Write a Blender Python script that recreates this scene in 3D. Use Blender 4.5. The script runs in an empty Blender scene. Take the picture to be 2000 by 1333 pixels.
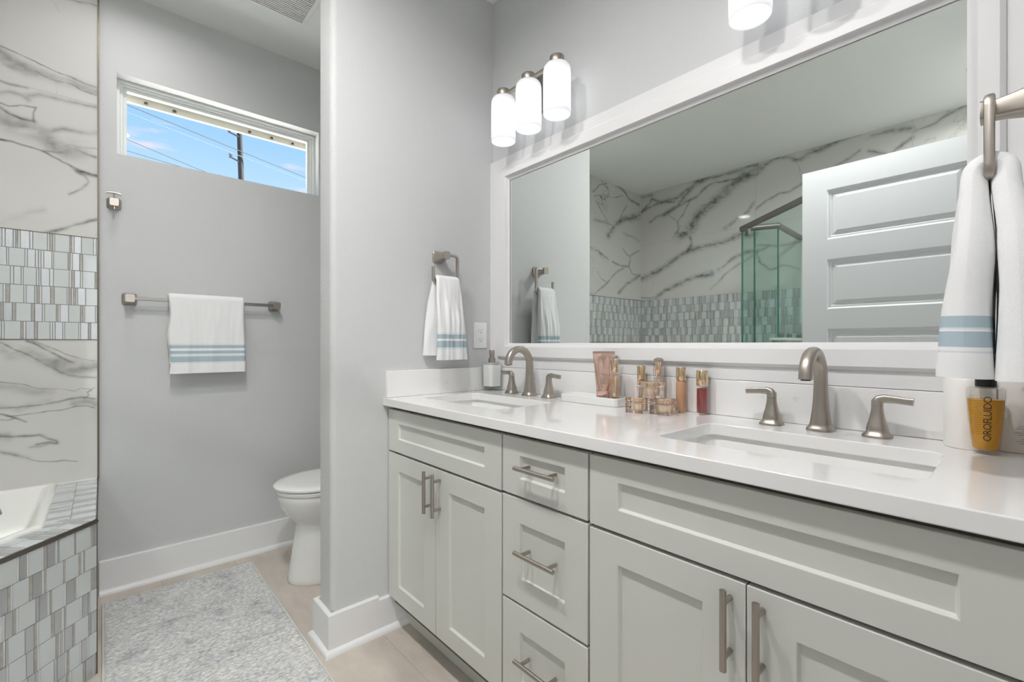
import bpy, bmesh, math, random
import numpy as np
from mathutils import Vector, Matrix, noise as mnoise
random.seed(7)
scene = bpy.context.scene
COL = scene.collection
PI = math.pi

# ------------------------------------------------------------------ camera
cam_d = bpy.data.cameras.new('camera'); cam = bpy.data.objects.new('camera', cam_d); COL.objects.link(cam)
cam.location = (0.0, 0.0, 1.1243)
cam.rotation_euler = (math.radians(90), 0, -0.7311)
cam_d.sensor_width = 36.0; cam_d.lens = 36.0*892.6/2000; cam_d.shift_y = 6.6/2000
cam_d.clip_start = 0.01; cam_d.clip_end = 200
scene.camera = cam
# ------------------------------------------------------------------ colour management
vs = scene.view_settings
scene.display_settings.display_device = 'sRGB'
vs.view_transform = 'Standard'; vs.look = 'None'; vs.gamma = 1.0; vs.use_curve_mapping = False
vs.exposure = 0.0
scene.cycles.use_denoising = True
scene.cycles.max_bounces = 14; scene.cycles.diffuse_bounces = 7; scene.cycles.glossy_bounces = 8
scene.cycles.transmission_bounces = 12; scene.cycles.transparent_max_bounces = 16
scene.cycles.sample_clamp_indirect = 6.0
scene.cycles.caustics_refractive = True; scene.cycles.caustics_reflective = False

# ------------------------------------------------------------------ world: blue sky with thin clouds
def lin(r, g, b):
    f = lambda c: (c/255/12.92) if c/255 <= .04045 else ((c/255+.055)/1.055)**2.4
    return (f(r), f(g), f(b), 1.0)
SKY_STRENGTH = 1.2
w = bpy.data.worlds.new('sky'); scene.world = w; w.use_nodes = True
nt = w.node_tree; nt.nodes.clear()
out = nt.nodes.new('ShaderNodeOutputWorld'); bg = nt.nodes.new('ShaderNodeBackground')
tc = nt.nodes.new('ShaderNodeTexCoord'); sep = nt.nodes.new('ShaderNodeSeparateXYZ')
nt.links.new(tc.outputs['Generated'], sep.inputs[0])
ramp = nt.nodes.new('ShaderNodeValToRGB'); nt.links.new(sep.outputs['Z'], ramp.inputs[0])
e = ramp.color_ramp.elements
e[0].position = 0.0; e[0].color = lin(214, 232, 252)
e[1].position = 0.6; e[1].color = lin(120, 178, 250)
k = e.new(0.26); k.color = lin(190, 221, 255)
k = e.new(0.36); k.color = lin(160, 204, 255)
mp = nt.nodes.new('ShaderNodeMapping'); nt.links.new(tc.outputs['Generated'], mp.inputs[0])
mp.inputs['Scale'].default_value = (7.0, 7.0, 34.0); mp.inputs['Location'].default_value = (2.3, .4, 1.1)
nz = nt.nodes.new('ShaderNodeTexNoise'); nz.inputs['Scale'].default_value = 1.0; nz.inputs['Detail'].default_value = 6
nz.inputs['Roughness'].default_value = .55
nt.links.new(mp.outputs[0], nz.inputs['Vector'])
cr = nt.nodes.new('ShaderNodeValToRGB'); nt.links.new(nz.outputs['Fac'], cr.inputs[0])
cr.color_ramp.elements[0].position = .54; cr.color_ramp.elements[0].color = (0, 0, 0, 1)
cr.color_ramp.elements[1].position = .70; cr.color_ramp.elements[1].color = (1, 1, 1, 1)
mx = nt.nodes.new('ShaderNodeMix'); mx.data_type = 'RGBA'
nt.links.new(cr.outputs[0], mx.inputs['Factor']); nt.links.new(ramp.outputs[0], mx.inputs['A'])
mx.inputs['B'].default_value = lin(240, 226, 240)
nt.links.new(mx.outputs['Result'], bg.inputs[0]); bg.inputs[1].default_value = SKY_STRENGTH
nt.links.new(bg.outputs[0], out.inputs[0])

# ------------------------------------------------------------------ lamp strengths
CAN_W = 10.6          # each recessed ceiling light, added fill ones included (W)
DOOR_FILL_W = 50.0       # fill lamp added behind the open doorway (W)
SHADE_E = 1.05        # glow of the frosted shades
BULB_E = 2.5

L = bpy.data.lights.new('doorway_fill', 'AREA'); L.shape = 'RECTANGLE'; L.size = 2.6; L.size_y = 2.2; L.energy = DOOR_FILL_W; L.color = (.94,.965,1.0)  # unseen area lamp, added to brighten the room through the doorway
lo = bpy.data.objects.new('doorway_fill', L); COL.objects.link(lo); lo.location = (.20, -3.95, 1.35); lo.rotation_euler = (PI/2, 0, 0)
SUN_E = 42.0
sd_ = bpy.data.lights.new('sun', 'SUN'); sd_.energy = SUN_E; sd_.angle = math.radians(.6); sd_.color = (1,.98,.94)
so_ = bpy.data.objects.new('sun', sd_); COL.objects.link(so_); so_.location = (20, 10, 30); so_.rotation_euler = Vector((.62, -.16, .75)).to_track_quat('Z', 'Y').to_euler()
# ------------------------------------------------------------------ room dimensions
XW = 1.385           # mirror wall
XL = -1.60           # far (tiled) wall
YP = 1.68            # partition face
YB = 2.766           # window wall
YF = -0.03           # door wall
H = 2.743
CT = 0.914           # countertop
XG = 1.375           # mirror glass plane

# ------------------------------------------------------------------ materials
MATS = {}
def mat(name, color=(.8,.8,.8,1), rough=.5, metal=0.0, bump=None, spec=.5, trans=0.0, ior=1.45, emit=None, coat=0, sheen=0, var=None):
    m = bpy.data.materials.new(name); m.use_nodes = True
    n = m.node_tree; b = n.nodes['Principled BSDF']
    b.inputs['Base Color'].default_value = color
    b.inputs['Roughness'].default_value = rough; b.inputs['Metallic'].default_value = metal
    b.inputs['Specular IOR Level'].default_value = spec
    b.inputs['Transmission Weight'].default_value = trans; b.inputs['IOR'].default_value = ior
    b.inputs['Coat Weight'].default_value = coat; b.inputs['Sheen Weight'].default_value = sheen
    if emit: b.inputs['Emission Color'].default_value = emit[0]; b.inputs['Emission Strength'].default_value = emit[1]
    if bump or var:
        t = n.nodes.new('ShaderNodeTexCoord')
    if bump:
        sc, st, dist = bump[:3]; scl = bump[3] if len(bump) > 3 else (1,1,1)
        mpn = n.nodes.new('ShaderNodeMapping'); mpn.inputs['Scale'].default_value = scl
        n.links.new(t.outputs['Object'], mpn.inputs[0])
        z = n.nodes.new('ShaderNodeTexNoise'); z.inputs['Scale'].default_value = sc; z.inputs['Detail'].default_value = 3
        n.links.new(mpn.outputs[0], z.inputs['Vector'])
        bp = n.nodes.new('ShaderNodeBump'); bp.inputs['Strength'].default_value = st; bp.inputs['Distance'].default_value = dist
        n.links.new(z.outputs['Fac'], bp.inputs['Height']); n.links.new(bp.outputs[0], b.inputs['Normal'])
    if var:   # (scale, colour2, low, high)
        z = n.nodes.new('ShaderNodeTexNoise'); z.inputs['Scale'].default_value = var[0]; z.inputs['Detail'].default_value = 5
        n.links.new(t.outputs['Object'], z.inputs['Vector'])
        r = n.nodes.new('ShaderNodeValToRGB'); n.links.new(z.outputs['Fac'], r.inputs[0])
        r.color_ramp.elements[0].position = var[2]; r.color_ramp.elements[0].color = color
        r.color_ramp.elements[1].position = var[3]; r.color_ramp.elements[1].color = var[1]
        n.links.new(r.outputs[0], b.inputs['Base Color'])
    MATS[name] = m
    return m
PAINT = mat('wall_paint', lin(205,206,206), .55, bump=(210,.45,.003), spec=.35)
CEILP = mat('ceiling_paint', lin(238,240,238), .8, bump=(120,.12,.002), spec=.2)
TRIMW = mat('white_trim_paint', lin(232,232,232), .32, spec=.5)
FRAMEW = mat('mirror_frame_paint', lin(228,227,227), .42, spec=.3)
CAB = mat('cabinet_paint', lin(214,215,209), .38, spec=.45)
CAB_SHADE = mat('carcass_gap_shade', lin(104,104,94), .7)  # carcass colour darkened to paint the deep shade in the front gaps
QUARTZ = mat('white_quartz', lin(240,239,238), .10, spec=.5, var=(38, lin(228,227,226), .66, .78), coat=.3)
PORC = mat('porcelain', lin(236,236,234), .09, spec=.6, coat=.4)
ACRYL = mat('tub_acrylic', lin(236,235,231), .16, spec=.5)
NICK = mat('brushed_nickel', lin(178,170,161), .38, 1.0, bump=(420,.05,.0005,(1,1,.05)))
NICKD = mat('brushed_nickel_plate', lin(146,142,138), .36, 1.0)
CHROME = mat('chrome', lin(225,227,230), .07, 1.0)
BRONZ = mat('edge_trim_metal', lin(112,107,97), .45, .9)
TERRY = mat('terry_cloth', lin(240,240,240), .95, bump=(900,.6,.0014), spec=.1, sheen=.4)
BAND = mat('blue_woven_band', lin(172,190,198), .6, bump=(700,.2,.001,(1,1,6)), spec=.3)
BANDL = mat('blue_stitch_line', lin(214,222,228), .8)
PLAST = mat('white_plastic', lin(234,234,235), .35)
DARK = mat('dark_slot', lin(50,48,46), .6)
VINYL = mat('window_vinyl', lin(226,229,226), .35)
MIRROR = mat('mirror_silver', (.82,.855,.835,1), .0, 1.0)
DOORP = mat('door_paint', lin(232,234,236), .34)
def glassmat(name, col, rough=0.0, ior=1.45, absorb=None):
    m = mat(name, col, rough, 0, trans=1.0, ior=ior)
    return m
CRYST = glassmat('clear_acrylic', (1,.995,.99,1), .0, 1.30)
BOTG = None
def pane(name, tint, gloss=.08):
    m = bpy.data.materials.new(name); m.use_nodes = True; n = m.node_tree; n.nodes.clear()
    o = n.nodes.new('ShaderNodeOutputMaterial'); t = n.nodes.new('ShaderNodeBsdfTransparent'); t.inputs[0].default_value = tint
    g = n.nodes.new('ShaderNodeBsdfGlossy'); g.inputs['Roughness'].default_value = 0; f = n.nodes.new('ShaderNodeFresnel'); f.inputs[0].default_value = 1.45
    mxs = n.nodes.new('ShaderNodeMixShader'); mu = n.nodes.new('ShaderNodeMath'); mu.operation = 'MULTIPLY'; mu.inputs[1].default_value = gloss/.04*.5
    ge = n.nodes.new('ShaderNodeNewGeometry'); iv = n.nodes.new('ShaderNodeMath'); iv.operation = 'SUBTRACT'; iv.inputs[0].default_value = 1.0; n.links.new(ge.outputs['Backfacing'], iv.inputs[1])
    fm_ = n.nodes.new('ShaderNodeMath'); fm_.operation = 'MULTIPLY'; n.links.new(f.outputs[0], fm_.inputs[0]); n.links.new(iv.outputs[0], fm_.inputs[1])
    n.links.new(fm_.outputs[0], mu.inputs[0]); n.links.new(mu.outputs[0], mxs.inputs[0]); n.links.new(t.outputs[0], mxs.inputs[1]); n.links.new(g.outputs[0], mxs.inputs[2]); n.links.new(mxs.outputs[0], o.inputs[0])
    return m
BOTG = pane('clear_glass', (.985,.99,.985,1), .10)
WPANE = pane('window_pane', (.97,.98,.98,1), .04)
SHG = pane('shower_glass', (.90,.955,.935,1), .08)
SHEDGE = mat('glass_edge_green', lin(70,120,112), .1, spec=.6)
ROSE = mat('rose_gold_foil', lin(246,206,190), .12, 1.0)
GOLD = mat('pale_gold', lin(242,212,184), .16, 1.0)
GOLD2 = mat('champagne_gold_cap', lin(228,203,168), .17, 1.0)
COPPER = mat('copper_liner', lin(226,168,128), .2, 1.0)
TAN = mat('tan_liquid', lin(196,150,118), .25, spec=.6)
REDL = mat('red_liquid', lin(132,34,38), .12, spec=.7, coat=.6)
AMBER = mat('amber_oil', lin(240,176,52), .03, trans=.35, ior=1.36)
BLACK = mat('black_plastic', lin(22,22,24), .3)
PRINT = mat('dark_print', lin(70,52,30), .6)
PRINTP = mat('plum_print', lin(128,92,92), .6)
SOAPW = mat('white_soap', lin(243,243,243), .35)
LABELW = mat('white_bottle', lin(240,237,233), .3)
# lit lamp materials
def shade_mat():
    m = bpy.data.materials.new('lit_frosted_shade'); m.use_nodes = True; n = m.node_tree; b = n.nodes['Principled BSDF']
    b.inputs['Base Color'].default_value = (.42,.42,.42,1); b.inputs['Roughness'].default_value = .3
    t = n.nodes.new('ShaderNodeTexCoord'); s = n.nodes.new('ShaderNodeVectorMath'); s.operation = 'DISTANCE'
    s.inputs[1].default_value = (0, 0, .075); n.links.new(t.outputs['Object'], s.inputs[0])
    r = n.nodes.new('ShaderNodeMapRange'); r.inputs['From Min'].default_value = .05; r.inputs['From Max'].default_value = .125
    r.inputs['To Min'].default_value = SHADE_E; r.inputs['To Max'].default_value = SHADE_E*.36; r.interpolation_type = 'SMOOTHSTEP'
    n.links.new(s.outputs['Value'], r.inputs['Value']); n.links.new(r.outputs[0], b.inputs['Emission Strength'])
    b.inputs['Emission Color'].default_value = (.955, .96, 1, 1)
    return m
SHADE = shade_mat()
BULB = mat('lit_bulb', (1,1,1,1), .5, emit=((1,.98,.96,1), BULB_E))
CANL = mat('lit_can_lens', (1,1,1,1), .5, emit=((1,.97,.93,1), 12.0))

# floor: warm grey stone look porcelain
def floor_mat():
    m = bpy.data.materials.new('floor_tile'); m.use_nodes = True; n = m.node_tree; b = n.nodes['Principled BSDF']
    t = n.nodes.new('ShaderNodeTexCoord'); mp_ = n.nodes.new('ShaderNodeMapping'); n.links.new(t.outputs['Object'], mp_.inputs[0])
    mp_.inputs['Rotation'].default_value = (0, 0, PI/2); mp_.inputs['Location'].default_value = (1.0-.55, .99, 0)
    br = n.nodes.new('ShaderNodeTexBrick'); br.offset = .5; n.links.new(mp_.outputs[0], br.inputs['Vector'])
    br.inputs['Scale'].default_value = 1; br.inputs['Brick Width'].default_value = 1.2; br.inputs['Row Height'].default_value = .30
    br.inputs['Mortar Size'].default_value = .0016; br.inputs['Mortar Smooth'].default_value = .3
    br.inputs['Color1'].default_value = lin(208,199,189); br.inputs['Color2'].default_value = lin(201,191,181); br.inputs['Mortar'].default_value = lin(178,170,160)
    z = n.nodes.new('ShaderNodeTexNoise'); z.inputs['Scale'].default_value = 5; z.inputs['Detail'].default_value = 7; z.inputs['Roughness'].default_value = .6
    mp2 = n.nodes.new('ShaderNodeMapping'); mp2.inputs['Scale'].default_value = (1.6,.7,1); n.links.new(t.outputs['Object'], mp2.inputs[0]); n.links.new(mp2.outputs[0], z.inputs['Vector'])
    r = n.nodes.new('ShaderNodeValToRGB'); n.links.new(z.outputs['Fac'], r.inputs[0])
    r.color_ramp.elements[0].position = .3; r.color_ramp.elements[0].color = (.80,.79,.78,1); r.color_ramp.elements[1].position = .7; r.color_ramp.elements[1].color = (1.08,1.08,1.08,1)
    x = n.nodes.new('ShaderNodeMix'); x.data_type = 'RGBA'; x.blend_type = 'MULTIPLY'; x.inputs['Factor'].default_value = 1
    n.links.new(br.outputs['Color'], x.inputs['A']); n.links.new(r.outputs[0], x.inputs['B']); n.links.new(x.outputs['Result'], b.inputs['Base Color'])
    b.inputs['Roughness'].default_value = .42
    return m
FLOORM = floor_mat()
def rug_mat():
    m = bpy.data.materials.new('rug_pile'); m.use_nodes = True; n = m.node_tree; b = n.nodes['Principled BSDF']
    t = n.nodes.new('ShaderNodeTexCoord')
    z = n.nodes.new('ShaderNodeTexNoise'); z.inputs['Scale'].default_value = 5.5; z.inputs['Detail'].default_value = 9; z.inputs['Roughness'].default_value = .8
    n.links.new(t.outputs['Object'], z.inputs['Vector'])
    r = n.nodes.new('ShaderNodeValToRGB'); n.links.new(z.outputs['Fac'], r.inputs[0])
    els = r.color_ramp.elements; els[0].position = .38; els[0].color = lin(176,176,177); els[1].position = .66; els[1].color = lin(240,234,224)
    for p_, c_ in ((.42, lin(204,205,205)), (.50, lin(224,223,221)), (.58, lin(224,224,222))): q = els.new(p_); q.color = c_
    z2 = n.nodes.new('ShaderNodeTexNoise'); z2.inputs['Scale'].default_value = 130; z2.inputs['Detail'].default_value = 3
    mp2 = n.nodes.new('ShaderNodeMapping'); mp2.inputs['Scale'].default_value = (.55,1.4,1); n.links.new(t.outputs['Object'], mp2.inputs[0]); n.links.new(mp2.outputs[0], z2.inputs['Vector'])
    r2 = n.nodes.new('ShaderNodeValToRGB'); n.links.new(z2.outputs['Fac'], r2.inputs[0])
    r2.color_ramp.elements[0].position = .33; r2.color_ramp.elements[0].color = (.52,.52,.53,1); r2.color_ramp.elements[1].position = .6; r2.color_ramp.elements[1].color = (1.08,1.08,1.08,1)
    x = n.nodes.new('ShaderNodeMix'); x.data_type = 'RGBA'; x.blend_type = 'MULTIPLY'; x.inputs['Factor'].default_value = .85
    n.links.new(r.outputs[0], x.inputs['A']); n.links.new(r2.outputs[0], x.inputs['B']); n.links.new(x.outputs['Result'], b.inputs['Base Color'])
    b.inputs['Roughness'].default_value = .95; b.inputs['Specular IOR Level'].default_value = .1
    bp = n.nodes.new('ShaderNodeBump'); bp.inputs['Strength'].default_value = .9; bp.inputs['Distance'].default_value = .006
    n.links.new(z2.outputs['Fac'], bp.inputs['Height']); n.links.new(bp.outputs[0], b.inputs['Normal'])
    return m
RUGM = rug_mat()
def marble_mat():
    m = bpy.data.materials.new('marble_tile'); m.use_nodes = True; n = m.node_tree; b = n.nodes['Principled BSDF']
    a = n.nodes.new('ShaderNodeAttribute'); a.attribute_name = 'vein'
    t = n.nodes.new('ShaderNodeTexCoord'); z = n.nodes.new('ShaderNodeTexNoise'); z.inputs['Scale'].default_value = 30; z.inputs['Detail'].default_value = 6
    n.links.new(t.outputs['Object'], z.inputs['Vector'])
    mr = n.nodes.new('ShaderNodeMapRange'); n.links.new(z.outputs['Fac'], mr.inputs['Value']); mr.inputs['From Min'].default_value = .3; mr.inputs['From Max'].default_value = .7
    mr.inputs['To Min'].default_value = .6; mr.inputs['To Max'].default_value = 1.2
    mu = n.nodes.new('ShaderNodeMath'); mu.operation = 'MULTIPLY'; n.links.new(a.outputs['Fac'], mu.inputs[0]); n.links.new(mr.outputs[0], mu.inputs[1])
    r = n.nodes.new('ShaderNodeValToRGB'); n.links.new(mu.outputs[0], r.inputs[0])
    r.color_ramp.elements[0].position = 0; r.color_ramp.elements[0].color = lin(211,210,206)
    r.color_ramp.elements[1].position = 1; r.color_ramp.elements[1].color = lin(98,98,97)
    n.links.new(r.outputs[0], b.inputs['Base Color']); b.inputs['Roughness'].default_value = .06; b.inputs['Specular IOR Level'].default_value = .5
    return m
MARBLE = marble_mat()
def mosaic_mats():
    g = mat('mosaic_pale_glass', lin(208,213,213), .08, spec=.6, coat=.5)
    s = mat('mosaic_brushed_metal', lin(205,206,209), .32, .6, bump=(300,.3,.002,(1,1,.1)))
    d = mat('mosaic_grey_stone', lin(168,166,161), .3, var=(60, lin(184,182,177), .4, .7))
    l = mat('mosaic_light_sliver', lin(216,217,216), .15)
    gr = mat('mosaic_grout', lin(150,150,146), .8)
    return [gr, g, s, d, l]
MOS = mosaic_mats()
WOODP = mat('pole_wood', lin(30,32,35), .9)
CERA = mat('insulator_grey', lin(52,58,68), .4)
WIRE = mat('wire_grey', lin(50,56,56), .8)
WIREP = mat('pale_wire', lin(84,98,112), .8)

# ------------------------------------------------------------------ mesh helpers
def link(o, parent=None):
    COL.objects.link(o)
    if parent is not None: o.parent = parent
    return o
def empty(name, loc=(0,0,0), label=None, cat=None, group=None, kind=None, rz=0):
    o = bpy.data.objects.new(name, None); o.empty_display_size = .05; COL.objects.link(o)
    o.location = loc; o.rotation_euler = (0, 0, rz)
    tag(o, label, cat, group, kind); return o
def tag(o, label=None, cat=None, group=None, kind=None):
    if label: o['label'] = label
    if cat: o['category'] = cat
    if group: o['group'] = group
    if kind: o['kind'] = kind
    return o
def obj(name, bm, mats, parent=None, smooth=None, bevel=None, segs=2, origin=None):
    """mesh made in world coordinates; origin moves the object's own origin there"""
    me = bpy.data.meshes.new(name)
    pw = Vector((0,0,0)) if parent is None or is_local(parent) else parent_world(parent)
    og = Vector(origin) if origin is not None else pw
    if og.length > 0: bmesh.ops.translate(bm, verts=bm.verts, vec=-og)
    bm.normal_update(); bm.to_mesh(me); bm.free()
    if not isinstance(mats, (list, tuple)): mats = [mats]
    for m in mats: me.materials.append(m)
    o = bpy.data.objects.new(name, me); COL.objects.link(o)
    o.location = og - pw
    if parent is not None: o.parent = parent
    if bevel:
        b = o.modifiers.new('bevel', 'BEVEL'); b.width = bevel; b.segments = segs; b.limit_method = 'ANGLE'; b.angle_limit = math.radians(40)
        smooth = 40 if smooth is None else smooth
    if smooth:
        for p in me.polygons: p.use_smooth = True
        if smooth < 179: me.set_sharp_from_angle(angle=math.radians(smooth)) if not bevel else me.set_sharp_from_angle(angle=math.radians(60))
    return o
def parent_world(p):
    v = Vector((0,0,0)); q = p
    while q is not None: v = v + q.location; q = q.parent
    return v
LOCAL = set()
def local(p): LOCAL.add(p.name); return p     # children of p are built in p's own coordinates
def is_local(p):
    while p is not None:
        if p.name in LOCAL: return True
        p = p.parent
    return False
def box(bm, x0, x1, y0, y1, z0, z1, mi=0):
    vsn = [bm.verts.new((x, y, z)) for x in (x0, x1) for y in (y0, y1) for z in (z0, z1)]
    fs = [(0,1,3,2),(4,6,7,5),(0,4,5,1),(2,3,7,6),(0,2,6,4),(1,5,7,3)]
    for f in fs:
        fc = bm.faces.new([vsn[i] for i in f]); fc.material_index = mi
    return vsn
def prism(bm, pts, z0, z1, mi=0, axis='z'):
    """extrude polygon (list of 2d) between z0 and z1 along axis"""
    def P(a, b, c): return {'z': (a, b, c), 'y': (a, c, b), 'x': (c, a, b)}[axis]
    lo = [bm.verts.new(P(a, b, z0)) for a, b in pts]; hi = [bm.verts.new(P(a, b, z1)) for a, b in pts]
    n = len(pts)
    fl = []
    fl.append(bm.faces.new(lo[::-1])); fl.append(bm.faces.new(hi))
    for i in range(n): fl.append(bm.faces.new((lo[i], lo[(i+1) % n], hi[(i+1) % n], hi[i])))
    for f in fl: f.material_index = mi
    bmesh.ops.recalc_face_normals(bm, faces=fl)
def lathe(bm, prof, c=(0,0,0), seg=32, mi=0, cap=True, sx=1, sy=1, power=2, rot=0):
    """profile list of (r,z); power >2 gives rounded-square sections"""
    rings = []
    for r, z in prof:
        ring = []
        for i in range(seg):
            a = 2*PI*i/seg; ca, sa = math.cos(a), math.sin(a)
            k_ = (abs(ca)**power+abs(sa)**power)**(-1/power)
            x, y = r*k_*ca*sx, r*k_*sa*sy
            xr = x*math.cos(rot)-y*math.sin(rot); yr = x*math.sin(rot)+y*math.cos(rot)
            ring.append(bm.verts.new((c[0]+xr, c[1]+yr, c[2]+z)))
        rings.append(ring)
    fl = []
    for A_, B_ in zip(rings, rings[1:]):
        for i in range(seg):
            fl.append(bm.faces.new((A_[i], A_[(i+1) % seg], B_[(i+1) % seg], B_[i])))
    if cap:
        fl.append(bm.faces.new(rings[0][::-1])); fl.append(bm.faces.new(rings[-1]))
    for f in fl: f.material_index = mi
    return fl
def sweep(bm, pts, rad, seg=14, mi=0, power=2, cap=True, up=(0,0,1), wy=None, closed=False):
    """tube along pts; rad float or list; wy = second half width (list) for flat sections"""
    pts = [Vector(p) for p in pts]; n = len(pts)
    if not isinstance(rad, (list, tuple)): rad = [rad]*n
    if wy is None: wy = rad
    elif not isinstance(wy, (list, tuple)): wy = [wy]*n
    rings = []; prev = None
    for i, p in enumerate(pts):
        if closed: t = pts[(i+1) % n]-pts[i-1]
        else: t = (pts[min(i+1, n-1)]-pts[max(i-1, 0)])
        t.normalize()
        if prev is None:
            u = Vector(up)
            if abs(u.dot(t)) > .95: u = Vector((1,0,0)) if abs(t.x) < .9 else Vector((0,1,0))
            s = t.cross(u).normalized()
        else:
            s = prev - t*prev.dot(t); s.normalize()
        prev = s; u2 = s.cross(t).normalized()
        ring = []
        for j in range(seg):
            a = 2*PI*j/seg; ca, sa = math.cos(a), math.sin(a); k_ = (abs(ca)**power+abs(sa)**power)**(-1/power)
            ring.append(bm.verts.new(p + s*(rad[i]*k_*ca) + u2*(wy[i]*k_*sa)))
        rings.append(ring)
    fl = []
    rr = list(zip(rings, rings[1:])) + ([(rings[-1], rings[0])] if closed else [])
    for A_, B_ in rr:
        for j in range(seg): fl.append(bm.faces.new((A_[j], A_[(j+1) % seg], B_[(j+1) % seg], B_[j])))
    if cap and not closed:
        fl.append(bm.faces.new(rings[0][::-1])); fl.append(bm.faces.new(rings[-1]))
    for f in fl: f.material_index = mi
    bmesh.ops.recalc_face_normals(bm, faces=fl)
    return fl
def rpath(pts, r, n=6):
    """polyline with rounded corners"""
    pts = [Vector(p) for p in pts]; o = [pts[0]]
    for a, b, c in zip(pts, pts[1:], pts[2:]):
        d1 = (a-b).normalized(); d2 = (c-b).normalized(); p1 = b+d1*r; p2 = b+d2*r
        for i in range(n+1):
            t = i/n; o.append(p1*(1-t)**2 + b*2*t*(1-t) + p2*t*t)
    o.append(pts[-1]); return o
def new(): return bmesh.new()
def bx(name, x0, x1, y0, y1, z0, z1, m, parent=None, bevel=None, **k):
    bm = new(); box(bm, x0, x1, y0, y1, z0, z1); return obj(name, bm, m, parent, bevel=bevel, **k)
def struct(o): o['kind'] = 'structure'; return o

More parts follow.
